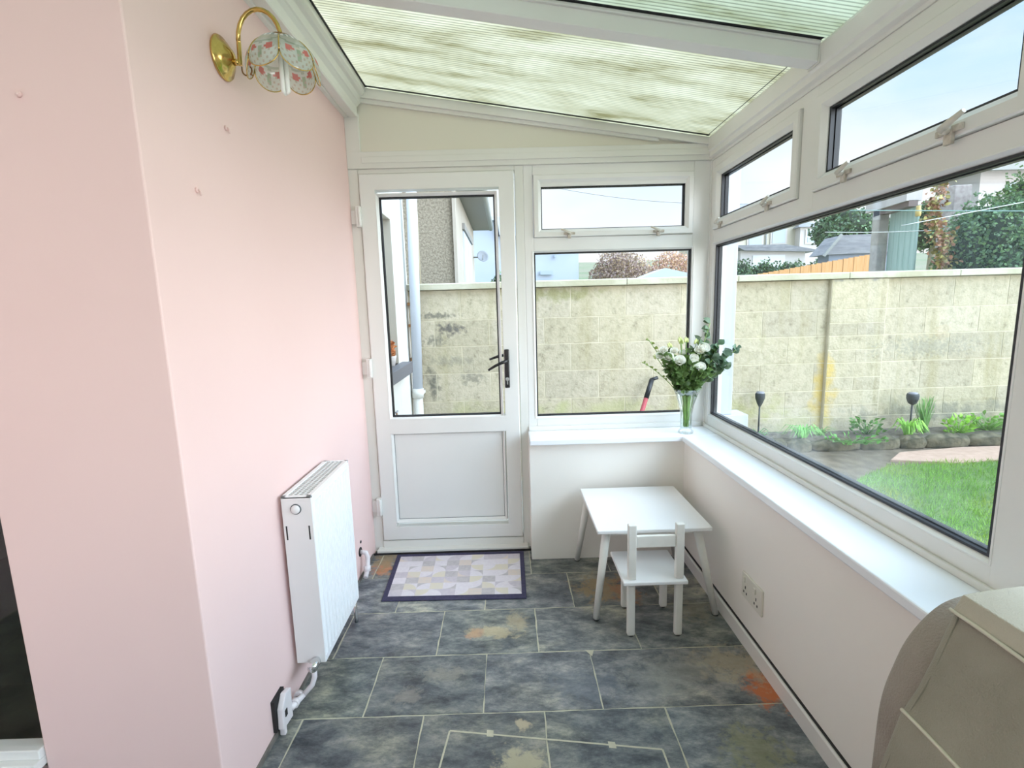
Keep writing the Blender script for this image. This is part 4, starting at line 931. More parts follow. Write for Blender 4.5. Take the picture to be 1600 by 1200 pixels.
# ================================================================== OUTSIDE
# ------------------------------------------------------------------ garden wall
def garden_wall():
    Y0 = 4.10; g = MB(); zs = [0.155, .38, .605, .84, 1.065, 1.28, 1.524]
    g.box(-.03, 9.2, Y0+.0025, Y0+.2, -.1, 1.522, 1)
    random.seed(31)
    def blk(x0, x1, z0, z1, yy=Y0, tn=None):
        b = random.uniform(.90, 1.10); tn = tn or (b, b, b*random.uniform(.95, 1.02)); m_ = .0042
        g.add([(x0+m_, yy, z0+m_), (x1-m_, yy, z0+m_), (x1-m_, yy, z1-m_), (x0+m_, yy, z1-m_), (x0+m_*.3, yy+.007, z0+m_*.3), (x1-m_*.3, yy+.007, z0+m_*.3), (x1-m_*.3, yy+.007, z1-m_*.3), (x0+m_*.3, yy+.007, z1-m_*.3)],
              [(0, 1, 2, 3), (0, 4, 5, 1), (1, 5, 6, 2), (2, 6, 7, 3), (3, 7, 4, 0)], 0, tn)
    allz = [-.07]+zs
    for r in range(len(allz)-1):
        x = -.03 - (.22 if r % 2 else 0)
        while x < 9.2:
            a, b = max(x, -.03), min(x+.45, 9.2); x += .45
            for s0, s1 in ((a, min(b, 3.44)), (max(a, 3.90), b)):
                if s1-s0 > .03: blk(s0, s1, allz[r], allz[r+1])
    # pier with half-height courses
    g.box(3.44, 3.90, Y0-.0295, Y0+.01, -.1, 1.522, 1)
    z = 0.0; hz = [.04, .155, .27, .38, .49, .605, .72, .84, .95, 1.065, 1.17, 1.28, 1.524]
    for r in range(len(hz)-1):
        if r == 11: blk(3.44, 3.90, hz[r], hz[r+1], Y0-.032, (1.06, 1.05, 1.0)); continue
        if r % 2 == 0: blk(3.44, 3.90, hz[r], hz[r+1], Y0-.032, (1.04, 1.04, 1.02))
        else: blk(3.44, 3.67, hz[r], hz[r+1], Y0-.032); blk(3.67, 3.90, hz[r], hz[r+1], Y0-.032)
    w = g.build('garden_wall', ['wallblock', 'mortar'], fix=False)
    tag(w, 'pale weathered concrete block garden wall with a pier, behind the windows', 'wall')
    x = -.03
    while x < 9.2:
        c = MB(); x1 = min(x+.9, 9.2); c.prism([(Y0-.045, 1.526), (Y0-.045, 1.572), (Y0-.035, 1.578), (Y0+.24, 1.578), (Y0+.25, 1.526)], 'X', x+.002, x1-.002); c.build('coping', 'coping', w, bevel=.004); x = x1
    return w
garden_wall()

# ------------------------------------------------------------------ house wall beyond the door
w = MB()
Yj0, Yj1, zl, zh = 2.85, 3.62, .99, 2.005
w.box(-.30, 0, DB+.07, Yj0, -.1, 2.6); w.box(-.30, 0, Yj1, 4.10, -.1, 2.6); w.box(-.30, 0, Yj0, Yj1, -.1, zl); w.box(-.30, 0, Yj0, Yj1, zh, 2.6)
hw = struct(w.build('wall_outside', 'render', bevel=.004), 'white rendered house wall outside the door')
w = MB(); w.box(-.14, -.002, Yj1-.003, Yj1, zl, zh); w.box(-.14, -.002, Yj0, Yj0+.003, zl, zh); w.box(-.14, -.002, Yj0+.003, Yj1-.003, zh-.003, zh); w.build('reveal', 'reveal', hw)
w = MB(); w.box(-.16, -.12, Yj0, Yj1, zl, zl+.06); w.box(-.16, -.12, Yj0, Yj1, zh-.06, zh); w.box(-.16, -.12, Yj0, Yj0+.06, zl, zh); w.box(-.16, -.12, Yj1-.06, Yj1, zl, zh); wf_ = w.build('window_frame', 'upvc', hw)
w = MB(); w.box(-.145, -.14, Yj0+.06, Yj1-.06, zl+.06, zh-.06); w.build('pane', 'far_glass', wf_)
w = MB(); w.box(-.12, .075, Yj0-.06, Yj1+.12, .905, .99); w.build('window_sill', 'slate_sill', hw, bevel=.005)
# terracotta pot on that sill
pt = thing('plant_pot', 'small plant in an orange pot on the outside sill, seen through the door', 'plant pot', (-.02, 3.44, .99))
p = MB(); p.lathe([(.001, .99), (.030, .99), (.042, 1.05), (.044, 1.06), (.036, 1.06), (.030, 1.0), (.001, .995)], (-.02, 3.44, .001), 'Z', 20); p.build('pot', 'far_white', pt)
p = MB(); random.seed(2)
for k in range(60): 
    a = random.uniform(0, 2*PI); leaf_geo(p, (-.02+random.uniform(-.01, .01), 3.44+random.uniform(-.01, .01), 1.05+random.uniform(0, .09)), (math.cos(a), math.sin(a), random.uniform(.2, 1.2)), .05, .014, None, (1, 1, 1))
p.build('blossom', 'terracotta', pt, fix=False)
# outside tap
tp_ = thing('garden_tap', 'small outside tap on the white house wall beyond the door', 'tap', (0, 3.29, .66))
p = MB(); p.tube([(0, 3.29, .665), (.05, 3.29, .665), (.06, 3.29, .64)], .009, 10); p.tube([(.035, 3.29, .665), (.035, 3.29, .695)], .005, 8); p.build('spout', 'brass_dark', tp_)
p = MB(); p.tube([(.035, 3.26, .695), (.035, 3.32, .695)], .006, 8); p.build('handle', 'grey_plastic', tp_)
# drainpipe at the corner
dp = thing('drainpipe', 'white drainpipe in front of the garden wall, seen through the door', 'drainpipe', (.080, 4.0, -.1))
p = MB(); p.tube([(.056, 4.0, .742), (.098, 4.0, 2.6)], .040, 20); p.build('pipe', 'drain', dp)
p = MB(); p.tube([(.054, 4.0, -.1), (.054, 4.0, .70)], .038, 20); p.build('lower_pipe', 'render', dp)
p = MB(); p.tube([(.054, 4.0, .665), (.056, 4.0, .742)], .047, 20); p.box(.01, .10, 4.0, 4.099, .69, .715); p.build('collar', 'render', dp)
for z in (.98, 1.25, 1.42):
    p = MB(); p.box(.012, .05, 3.99, 4.098, z-.012, z+.012); p.build('bracket', 'brass_dark', dp)

# ------------------------------------------------------------------ ground outside
g = MB(); g.box(-.3, 2.30, DB+.08, 4.105, -.14, -.10); g.box(1.98, 2.30, YN, DB+.08, -.14, -.10); struct(g.build('ground_yard', 'paving'))
g = MB(); g.box(2.30, 9.2, YN, 4.105, -.14, .17); struct(g.build('ground_garden', 'soil'))
# retaining edge + path
def path_edge(x): return 3.44 + .05*math.sin(x*2.1)
g = MB()
N = 40
pts = [(2.31+(9.1-2.31)*i/N, 3.74+.03*math.sin(i*.7)) for i in range(N+1)]
pl_ = [(2.31, 2.0)]+[(x, 3.40 if x > 3.4 else 2.45+(x-2.3)*.86) for x in [2.31+(9.1-2.31)*i/N for i in range(N+1)]]
vs = []; fs = []
for i in range(N+1):
    x = 2.31+(9.1-2.31)*i/N; lo = min(3.36, 2.25+(x-2.31)*1.25); vs += [(x, lo-.2, .186), (x, 3.78, .186)]
for i in range(N): fs.append((2*i, 2*i+2, 2*i+3, 2*i+1))
g.add(vs, fs); struct(g.build('ground_path', 'path', fix=False))
# kerb stones of the bed
random.seed(9)
x = 2.45; ks = 0
ORDN = ['first', 'second', 'third', 'fourth', 'fifth', 'sixth', 'seventh', 'eighth', 'ninth', 'tenth', 'eleventh', 'twelfth', 'thirteenth', 'fourteenth', 'fifteenth', 'sixteenth']
while x < 5.5:
    ln = random.uniform(.20, .42); s_ = MB(); bm = bmesh.new(); bmesh.ops.create_icosphere(bm, subdivisions=3, radius=1)
    hh = random.uniform(.045, .062)
    vs = [(x+ln/2+math.copysign(abs(v.co.x)**.6, v.co.x)*ln*.50, 3.78+math.copysign(abs(v.co.y)**.7, v.co.y)*.05+.012*noise.noise(v.co*2.5+Vector((x, 1, 0))), .225+math.copysign(abs(v.co.z)**.55, v.co.z)*hh*(1+.6*noise.noise(v.co*1.9+Vector((x, 0, 0))))) for v in bm.verts]
    fs = [tuple(v.index for v in f.verts) for f in bm.faces]; bm.free()
    s_.add(vs, fs, 0, None, True); o = origin_to(s_.build('edging_stone', 'kerb'), (x+ln/2, 3.78, .18)); tag(o, 'mossy dark edging stone of the flower bed, %s from the left end' % ORDN[ks], 'stone', 'edging stones of the flower bed'); x += ln*.97; ks += 1
g = MB(); g.box(2.31, 9.1, 3.80, 4.095, .17, .262); struct(g.build('ground_bed', 'soil'))
# pink slab between path and bed
sl = MB(); sl.prism([(3.55, 3.45), (3.95, 3.34), (4.7, 3.42), (5.4, 3.45), (5.4, 3.70), (4.3, 3.70), (3.75, 3.62)], 'Z', .175, .205)
tag(sl.build('paving_slab', 'brickslab', bevel=.006), 'pinkish flat paving slab between the lawn and the flower bed', 'slab')
# lawn
LAWN = [(2.62, 1.2), (2.62, 2.4), (2.78, 2.85), (3.1, 3.12), (3.45, 3.34), (4.0, 3.36), (9.0, 3.40), (9.0, -1.8), (2.62, -1.8)]
g = MB(); g.prism(LAWN, 'Z', .172, .196); struct(g.build('ground_lawn', 'turf'), 'lawn turf')
def inside(x, y):
    if x < 2.62 or y > 3.38: return False
    if x < 2.78: return y < 2.4+(x-2.62)/.16*.45
    if x < 3.1: return y < 2.85+(x-2.78)/.32*.27
    if x < 3.45: return y < 3.12+(x-3.1)/.35*.22
    return y < 3.37
gr = MB(); random.seed(4); cnt = 0
while cnt < 34000:
    x = 2.6+random.random()**1.15*3.0; y = random.uniform(1.3, 3.4)
    if not inside(x, y): continue
    cnt += 1; h = random.uniform(.018, .048)*(1+.5*noise.noise(Vector((x*3, y*3, 0)))); a = random.uniform(0, 2*PI); w_ = random.uniform(.0016, .003)
    lx, ly = random.uniform(-.02, .02), random.uniform(-.02, .02); b = random.uniform(.65, 1.3)*(1+.35*noise.noise(Vector((x*1.7, y*1.7, 3))))
    yl = max(0, noise.noise(Vector((x*2.5, y*2.5, 9))))*.9
    gr.add([(x-w_*math.cos(a), y-w_*math.sin(a), .194), (x+w_*math.cos(a), y+w_*math.sin(a), .194), (x+lx, y+ly, .194+h)], [(0, 1, 2)], 0, (b*(1+yl), b, b*(1-.2*yl)))
tag(gr.build('grass_blades', 'grass', fix=False), 'bright green grass of the lawn outside the side window', 'grass', kind='stuff')
# solar lights
def solar(x, y, z, lab, kind):
    t = thing('solar_light', lab, 'garden light', (x, y, .262), 'solar stake lights in the flower bed')
    s_ = MB()
    if kind: s_.lathe([(.001, z+.045), (.040, z+.045), (.043, z+.03), (.042, z+.005), (.030, z-.03), (.012, z-.045), (.001, z-.047)], (x, y, 0), 'Z', 20)
    else: s_.lathe([(.001, z+.052), (.028, z+.052), (.038, z+.035), (.036, z-.0), (.020, z-.045), (.008, z-.07), (.001, z-.072)], (x, y, 0), 'Z', 20)
    s_.build('lantern', 'solar', t)
    s_ = MB(); s_.tube([(x, y, z-.04), (x, y, .262)], .0065, 8); s_.build('stake', 'solar', t)
    s_ = MB(); s_.lathe([(.001, z+.056), (.030, z+.055), (.032, z+.045)], (x, y, 0), 'Z', 20); s_.build('lamp_cap', 'grey_plastic', t)
solar(2.86, 4.0, .575, 'dark egg-shaped solar light on a stake, alone near the window corner', 0)
solar(4.07, 3.93, .545, 'dark solar light on a stake beside the upright spiky leaves', 1)
# bed plants
def blades(x, y, n, h, spread, w_, tn, lab, nm='spiky_plant', z0=.262, droop=.3):
    random.seed(int(x*100)); m_ = MB()
    for k in range(n):
        a = random.uniform(0, 2*PI); bx0, by0 = x+random.uniform(-.04, .04)*spread*4, y+random.uniform(-.025, .025); hh = h*random.uniform(.6, 1.05); dx, dy = math.cos(a)*spread*random.uniform(.3, 1), math.sin(a)*spread*.5*random.uniform(.3, 1)
        b = random.uniform(.7, 1.25); sx_ = w_
        pts = [Vector((bx0, by0, z0)), Vector((bx0+dx*.35, by0+dy*.35, z0+hh*.55)), Vector((bx0+dx*.75, by0+dy*.75, z0+hh*(.95-droop*.2))), Vector((bx0+dx*1.2, by0+dy*1.2, z0+hh*(1.0-droop*.6)))]
        vs = []
        for i, q_ in enumerate(pts): ww = sx_*[.8, 1, .7, .08][i]; vs += [q_-Vector((ww, ww*.3, 0)), q_+Vector((ww, ww*.3, 0))]
        m_.add(vs, [(0, 1, 3, 2), (2, 3, 5, 4), (4, 5, 7, 6)], 0, (tn[0]*b, tn[1]*b, tn[2]*b), True)
    tag(origin_to(m_.build(nm, 'leaf', fix=False), (x, y, z0)), lab, 'plant')
blades(4.20, 3.95, 60, .30, .11, .0045, (.75, 1.0, .8), 'upright spiky green leaves beside the dark solar light', droop=.0)
blades(4.00, 3.86, 36, .20, .17, .009, (1.5, 1.8, .8), 'arching bright green strappy plant left of the spiky leaves', 'strappy_plant', droop=1.3)
blades(3.12, 3.83, 55, .17, .16, .006, (1.0, 1.5, 1.0), 'pale green grassy tuft spilling over the edging under the pier', 'grassy_tuft', droop=1.2)
blades(3.35, 3.95, 26, .08, .16, .006, (.7, .9, .6), 'low green tuft at the foot of the pier', 'grassy_tuft', droop=.8)
blades(2.80, 3.9, 26, .09, .22, .006, (.5, .8, .7), 'low dull green tuft below the lone solar light', 'grassy_tuft', droop=.8)
def leafy(x, y, n, r, tn, lab, h=.12, s_=.045):
    random.seed(int(x*77)); m_ = MB()
    for k in range(n):
        a = random.uniform(0, 2*PI); b = random.uniform(.6, 1.3); rr = r*math.sqrt(random.random())
        q0 = Vector((x+rr*math.cos(a), y+rr*.5*math.sin(a), .262+random.uniform(0, h))); m_.tube([(x, y, .258), q0], .0012, 4, 0, tn)
        leaf_geo(m_, q0, (math.cos(a), math.sin(a)*.6-.3, random.uniform(.1, 1)), s_*random.uniform(.7, 1.3), s_*.3, None, (tn[0]*b, tn[1]*b, tn[2]*b))
    tag(origin_to(m_.build('bed_plant', 'leaf', fix=False), (x, y, .262)), lab, 'plant')
leafy(4.72, 3.95, 110, .22, (.9, 1.15, .7), 'low leafy green plant in the bed right of the spiky leaves')
leafy(4.45, 3.90, 60, .12, (1.3, 1.6, .6), 'small yellow-green seedling plant in the bed right of the spiky leaves')
leafy(5.10, 3.93, 70, .12, (1.5, 1.9, .7), 'bright yellow-green plant at the right end of the bed')
leafy(3.72, 3.93, 60, .13, (.45, .7, .4), 'dark green low plant in front of the pier')
leafy(3.45, 3.72, 50, .25, (.5, .9, .5), 'creeping green plant hanging over the edging stones', .03, .04)

# red tool and grey tub by the wall
rt = thing('garden_tool', 'red shafted garden tool with a black grip leaning on the garden wall', 'garden tool', (1.63, 3.62, -.10))
p = MB(); a, b = Vector((1.63, 3.72, -.06)), Vector((1.985, 4.045, .775)); d = (b-a)
p.tube([a+d*.12, a+d*.80], .018, 12); p.build('shaft', 'red', rt)
p = MB(); p.tube([a+d*.80, a+d*.97], [.020, .020], 12); p.tube([a+d*.97+Vector((-.01, 0, 0)), a+d*.985+Vector((.045, 0, .004))], .014, 10); p.build('grip', 'gasket', rt)
p = MB(); q_ = a+d*.12; p.prism([(q_.x-.10, q_.z+.02), (q_.x+.06, q_.z+.06), (q_.x+.02, -.097), (q_.x-.14, -.097)], 'Y', 3.745, 3.757); p.build('blade', 'grey_plastic', rt)
tbm = MB(); tbm.lathe([(.001, -.099), (.075, -.099), (.095, .40), (.10, .40), (.10, .425), (.001, .43)], (2.06, 3.90, .045), 'Z', 24)
tag(origin_to(tbm.build('grey_tub', 'grey_plastic'), (2.06, 3.90, -.054)), 'grey tub just showing above the sill beside the red tool', 'tub')

# ------------------------------------------------------------------ beyond the wall
g = MB(); N = 24; vs = []; fs = []
def hill_z(x, y): 
    t_ = max(0, (y-6)/34); return -.2 + 4.0*min(1, t_)**1.0 + .10*max(0, y-40)
Y_s = [4.3, 6, 8, 11, 15, 20, 26, 33, 40, 55, 80, 110]
for j, yy in enumerate(Y_s):
    for i in range(N+1):
        x = -60+180*i/N; vs.append((x, yy, hill_z(x, yy)+(.5*noise.noise(Vector((x*.1, yy*.1, 0))) if yy > 8 else 0)))
for j in range(len(Y_s)-1):
    for i in range(N): fs.append((j*(N+1)+i, j*(N+1)+i+1, (j+1)*(N+1)+i+1, (j+1)*(N+1)+i))
g.add(vs, fs, 0, None, True); struct(g.build('ground_hillside', 'hill', fix=False))

def leafblob(mb, c, r, n, size, tn, core=None, seed=1, flat=.0):
    random.seed(seed); c = Vector(c)
    for k in range(n):
        v = Vector((random.gauss(0, 1), random.gauss(0, 1), random.gauss(0, 1))).normalized()
        bump_ = 1+.28*noise.noise(v*2.3+c*.7)+.12*noise.noise(v*6+c)
        rr = random.uniform(.82, 1.0)*bump_; p_ = c+Vector((v.x*r[0], v.y*r[1], v.z*r[2]))*rr
        b = random.uniform(.55, 1.35)
        d = Vector((random.uniform(-1, 1), random.uniform(-1, 1), random.uniform(-1, 1))).normalized(); s_ = d.cross(Vector((random.uniform(-1, 1), random.uniform(-1, 1), random.uniform(-1, 1)))).normalized()
        ln, wd = size*random.uniform(.7, 1.3), size*.42
        mb.add([p_, p_+d*ln*.5+s_*wd, p_+d*ln, p_+d*ln*.5-s_*wd], [(0, 1, 2, 3)], 0, (tn[0]*b, tn[1]*b, tn[2]*b*random.uniform(.7, 1.2)))
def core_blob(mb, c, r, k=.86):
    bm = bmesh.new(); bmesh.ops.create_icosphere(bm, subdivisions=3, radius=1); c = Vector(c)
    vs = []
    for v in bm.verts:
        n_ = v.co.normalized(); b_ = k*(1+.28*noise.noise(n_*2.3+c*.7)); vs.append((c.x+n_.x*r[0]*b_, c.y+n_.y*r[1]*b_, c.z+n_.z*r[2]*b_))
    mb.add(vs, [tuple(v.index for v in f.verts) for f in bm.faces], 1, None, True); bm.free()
# hedge right behind the wall
hd_ = MB()
for i, (x, y, z, rx, ry, rz) in enumerate([(5.62, 4.98, 1.45, .42, .45, .92), (6.15, 5.0, 1.60, .55, .5, 1.08), (6.75, 5.0, 1.75, .65, .5, 1.2), (7.5, 5.0, 1.8, .7, .5, 1.3), (5.36, 4.98, 1.35, .26, .33, .85)]):
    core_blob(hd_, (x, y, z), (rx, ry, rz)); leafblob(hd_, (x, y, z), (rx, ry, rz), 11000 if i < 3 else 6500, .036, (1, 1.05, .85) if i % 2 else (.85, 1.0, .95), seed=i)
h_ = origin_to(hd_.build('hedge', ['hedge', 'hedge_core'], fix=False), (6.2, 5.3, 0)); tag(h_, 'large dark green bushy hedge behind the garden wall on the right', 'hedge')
# vine with brown leaves at hedge edge
vn = MB(); random.seed(6)
for k in range(520):
    z = random.uniform(1.45, 2.45); x = 4.96+.04*math.sin(z*5)+random.gauss(0, .035)+(.14*random.random() if z < 2 else 0); b = random.uniform(.5, 1.6); gg = random.random()
    leaf_geo(vn, (x, 4.92+random.gauss(0, .04), z), (random.uniform(-1, 1), random.uniform(-1, 0), random.uniform(-1, 1)), .05, .016, None, (b, b*(1.4 if gg > .5 else .8), b*.8))
tag(origin_to(vn.build('climbing_vine', 'vine', fix=False), (4.85, 5.0, 1.4)), 'thin brownish climbing plant in front of the turquoise boards', 'climbing plant')
yb = MB(); yb.lathe([(.001, 2.12), (.022, 2.12), (.024, 2.16), (.018, 2.20), (.020, 2.215), (.001, 2.22)], (4.72, 4.85, 0), 'Z', 14)
tag(origin_to(yb.build('bird_feeder', mat('yellow_ochre', (.65, .50, .20), .6)), (4.72, 4.85, 2.12)), 'small yellow feeder hanging in the climbing plant', 'bird feeder')
# weathered timber frame with turquoise boards
sf = thing('timber_shelter', 'weathered timber frame shelter with pale turquoise boards beyond the wall', 'shelter', (5.3, 5.9, 0))
p = MB(); p.box(5.20, 5.32, 6.0, 6.12, -.2, 2.40); p.build('post', 'weathered', sf, bevel=.01)
p = MB(); p.prism([(5.58, 2.40), (6.2, 2.38), (6.2, 2.50), (5.58, 2.52)], 'X', 5.17, 5.34); p.build('fascia_beam', 'far_white', sf)
p = MB(); p.prism([(5.58, 2.34), (6.1, 2.32), (6.1, 2.385), (5.58, 2.405)], 'X', 5.20, 5.30); p.build('inner_beam', mat('brown_beam', (.22, .17, .16), .8), sf)
p = MB()
yy = 5.60
while yy < 5.98: p.box(5.33+.006*((int(yy*100)) % 2), 5.35, yy, yy+.078, -.2, 2.36); yy += .082
p.build('turquoise_boards', 'turq', sf)
# stone pier and low white building further right
p = MB(); p.box(5.97, 6.17, 5.9, 6.1, -.2, 2.62); tag(origin_to(p.build('stone_pier', 'stone', bevel=.01), (6.07, 6.0, -.2)), 'pinkish stone pier rising behind the hedge', 'pier')
bd = thing('white_outbuilding', 'long low white outbuilding behind the hedge on the right', 'building', (9.5, 8, 0))
p = MB(); p.box(8.75, 14, 8.6, 9.2, -.2, 3.45); p.build('wall', 'far_white', bd)
p = MB(); p.prism([(8.4, 3.4), (8.4, 3.52), (8.9, 3.85), (9.4, 3.52), (9.4, 3.4)], 'X', 8.6, 14.1); p.build('roof', 'pale_roof', bd)
p = MB(); p.box(8.6, 14.1, 8.37, 8.41, 3.36, 3.48); p.build('gutter', 'gutter', bd)
p = MB(); p.box(9.2, 10.6, 8.58, 8.6, 2.75, 3.2); p.build('window', 'far_glass', bd)

# orange fence with a rising top
fe = thing('wooden_fence', 'orange-brown close-boarded fence rising to the right beyond the wall', 'fence', (6.4, 9, 0))
p = MB(); x = 5.3
while x < 7.5:
    zt = 1.875+(x-5.455)*.146; p.box(x, x+.092, 9.0+.006*(int(x*10) % 2), 9.02, .0, zt); x += .095
p.build('boards', 'fence', fe)
p = MB(); p.box(5.3, 7.5, 9.02, 9.06, 1.45, 1.53); p.build('rail', 'fence', fe)
for x in (5.35, 6.4, 7.4):
    p = MB(); p.box(x, x+.09, 9.06, 9.15, .0, 1.85+(x-5.455)*.146); p.build('post', 'fence', fe)
# shed
sh = thing('garden_shed', 'grey garden shed with a pitched slate-coloured roof beyond the fence', 'shed', (10.3, 14, 0))
p = MB(); p.box(9.75, 11.4, 14, 14.5, .4, 2.62); p.build('wall', mat('blue_grey_boards', (.28, .32, .40), .7), sh)
p = MB(); p.prism([(9.55, 2.58), (9.98, 3.08), (11.6, 3.12), (11.6, 2.60)], 'Y', 13.9, 14.6); p.build('roof', 'pale_roof', sh)
p = MB(); p.prism([(9.50, 2.55), (9.56, 2.52), (10.02, 3.08), (9.96, 3.13)], 'Y', 13.86, 13.9); p.build('bargeboard', 'gutter', sh)
# garage with flat grey roof
ga = thing('garage', 'white garage with a shallow grey roof below the cream houses', 'garage', (14, 25, 1))
p = MB(); p.box(12.4, 15.6, 25, 29, 1, 3.86); p.build('wall', 'far_white', ga)
p = MB(); p.prism([(12.0, 4.10), (14.5, 4.08), (16.1, 3.78), (16.0, 3.70), (12.5, 3.84)], 'Y', 24.8, 29); p.build('roof', 'pale_roof', ga)
p = MB(); p.box(13.0, 14.6, 24.97, 25, 2.6, 3.6); p.build('garage_door', mat('pale_door', (.72, .72, .74), .6), ga)
# cream and white terrace
te = thing('terraced_houses', 'cream and white terraced houses with grey roofs in the distance', 'houses', (19, 35, 3))
p = MB(); p.box(15.2, 20.75, 35, 42, 2.5, 7.0); p.build('cream_wall', 'far_cream', te)
p = MB(); p.box(20.75, 22.6, 34.4, 42, 2.5, 6.25); p.build('white_wall', 'far_white', te)
p = MB(); p.prism([(34.6, 6.95), (38.5, 8.6), (42.4, 6.95)], 'X', 15.0, 21.0); p.build('roof', 'pale_roof', te)
p = MB(); p.add([(20.55, 34.2, 6.2), (22.9, 34.2, 6.2), (22.9, 42, 6.2), (20.55, 42, 6.2), (21.4, 36, 6.95), (21.6, 40, 6.95)], [(0, 1, 4), (1, 2, 5, 4), (2, 3, 5), (3, 0, 4, 5), (0, 3, 2, 1)]); p.build('hipped_roof', 'pale_roof', te)
for (xc, zc, w_, h_2) in ((18.0, 5.65, .9, .9), (19.6, 5.77, .9, 1.0)):
    p = MB(); p.box(xc-w_/2-.12, xc+w_/2+.12, 34.93, 35.0, zc-h_2/2-.12, zc+h_2/2+.12); fr = p.build('window', 'far_white', te)
    p = MB(); p.box(xc-w_/2, xc+w_/2, 34.90, 34.93, zc-h_2/2, zc+h_2/2); p.build('pane', 'far_glass', fr)
p = MB(); p.box(21.1, 22.2, 34.34, 34.4, 5.1, 6.05); fr = p.build('window', 'upvc', te); p = MB(); p.box(21.22, 22.08, 34.31, 34.34, 5.2, 5.55); p.box(21.22, 22.08, 34.31, 34.34, 5.62, 5.95); p.build('pane', 'far_glass', fr)
p = MB(); p.tube([(18.72, 34.9, 3), (18.72, 34.9, 7)], .06, 8); p.build('drainpipe', 'gutter', te)
# dark hedge and low wall below the garage
hl = MB()
for i, x in enumerate((9.2, 10.1, 11.0, 11.9)):
    core_blob(hl, (x, 18, 1.75), (.75, .5, 1.0)); leafblob(hl, (x, 18, 1.75), (.75, .5, 1.0), 2200, .09, (.75, .9, .85), seed=50+i)
tag(origin_to(hl.build('clipped_hedge', ['tree', 'hedge_core'], fix=False), (10.5, 18, .9)), 'low dark hedge below the white garage', 'hedge')
# trees
def tree(c, r, n, size, tn, lab, seed, mt='tree'):
    t = MB(); root = thing('tree', lab, 'tree', (c[0], c[1], hill_z(c[0], c[1])-.1))
    random.seed(seed); subs = [(Vector(c), r)]
    for k in range(5):
        a = 2*PI*k/5; subs.append((Vector(c)+Vector((math.cos(a)*r[0]*.55, math.sin(a)*r[1]*.5, random.uniform(-.3, .35)*r[2])), tuple(x*.55 for x in r)))
    for i, (cc, rr) in enumerate(subs):
        core_blob(t, cc, rr, .8); leafblob(t, cc, rr, n//6, size, tn, seed=seed+i)
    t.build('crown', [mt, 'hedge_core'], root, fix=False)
    t = MB(); t.tube([(c[0], c[1], hill_z(c[0], c[1])-.1), (c[0], c[1], c[2])], [.2, .12], 8); t.build('trunk', 'tan', root)
tree((14.6, 20, 3.75), (1.5, 1.0, 1.25), 12000, .12, (.85, 1.05, .95), 'dark green rounded tree above the grey shed roof', 61)
tree((19.4, 22, 4.3), (1.2, .9, 1.1), 6000, .12, (.9, 1.1, .9), 'green tree beside the rounded one, behind the timber shelter', 71)
# brown bare trees and hillside behind the back window
bt = [((4.35, 16, 2.3), (.9, .5, .75), (.85, .75, .72), 'brownish bare bush left of the others above the wall, through the back window'), ((5.25, 18.6, 2.45), (1.0, .5, .7), (1.25, 1.15, 1.1), 'pale bare bush in the middle above the wall, through the back window'), ((6.3, 16.5, 2.3), (.9, .5, .75), (1.35, 1.1, 1.0), 'pinkish bare bush on the right above the wall, through the back window')]
for i, (c, r, tn, lab) in enumerate(bt):
    root = thing('bare_bush', lab, 'bush', (c[0], c[1], hill_z(0, c[1])), 'bare bushes on the slope')
    t = MB(); leafblob(t, c, r, 2600, .07, tn, seed=80+i); leafblob(t, c, tuple(x*.7 for x in r), 1400, .08, tn, seed=90+i); t.build('twigs', 'bare', root, fix=False)
    t = MB(); t.tube([(c[0], c[1], hill_z(0, c[1])), (c[0], c[1], c[2])], [.08, .04], 6); t.build('trunk', 'tan', root)
# blue-grey house
bh = thing('blue_grey_house', 'pale blue-grey rendered house above the wall, through the back window', 'house', (2.4, 16, 1))
p = MB(); p.box(-.7, .6, 16, 21, .5, 4.12); p.box(.6, 3.12, 16.05, 21, .5, 3.6); p.build('wall', 'bluehouse', bh)
p = MB(); p.box(1.9, 2.3, 15.96, 16, 2.38, 2.50); p.box(2.35, 2.42, 15.96, 16, 2.9, 3.0); p.build('window', 'far_glass', bh)
p = MB(); p.prism([(-.8, 4.05), (-.8, 4.22), (.65, 4.15), (1.6, 3.78), (3.25, 3.62), (3.25, 3.52), (.65, 3.6), (.60, 4.05)], 'Y', 15.8, 21.1); p.build('roof', mat('pale_blue_roof', (.50, .56, .66), .7), bh)
tl_ = thing('teal_roof_shed', 'pale teal roofed shed low above the wall, through the back window', 'shed', (5.4, 14, 0))
p = MB(); p.box(4.8, 6.0, 14, 15, .3, 2.12); p.build('wall', 'bluehouse', tl_); p = MB(); p.prism([(4.5, 2.08), (5.2, 2.34), (6.2, 2.10)], 'Y', 13.9, 15.1); p.build('roof', mat('pale_teal', (.50, .57, .64), .6), tl_)
# far wooded hill
g = MB(); vs = []; N = 60
for i in range(N+1):
    x = -40+140*i/N; z = 9.0+1.6*noise.noise(Vector((x*.05, 0, 0)))+.6*noise.noise(Vector((x*.2, 3, 0))); vs += [(x, 96, 3), (x, 100, z*.83), (x, 108, z), (x, 130, 3)]
fs = []
for i in range(N):
    for k in range(3): fs.append((i*4+k, (i+1)*4+k, (i+1)*4+k+1, i*4+k+1))
g.add(vs, fs, 0, None, True); struct(g.build('ground_far_hill', mat('hazy_hill', (.42, .40, .40), .9, col2=(.48, .42, .38), noise_scale=.15), fix=False))

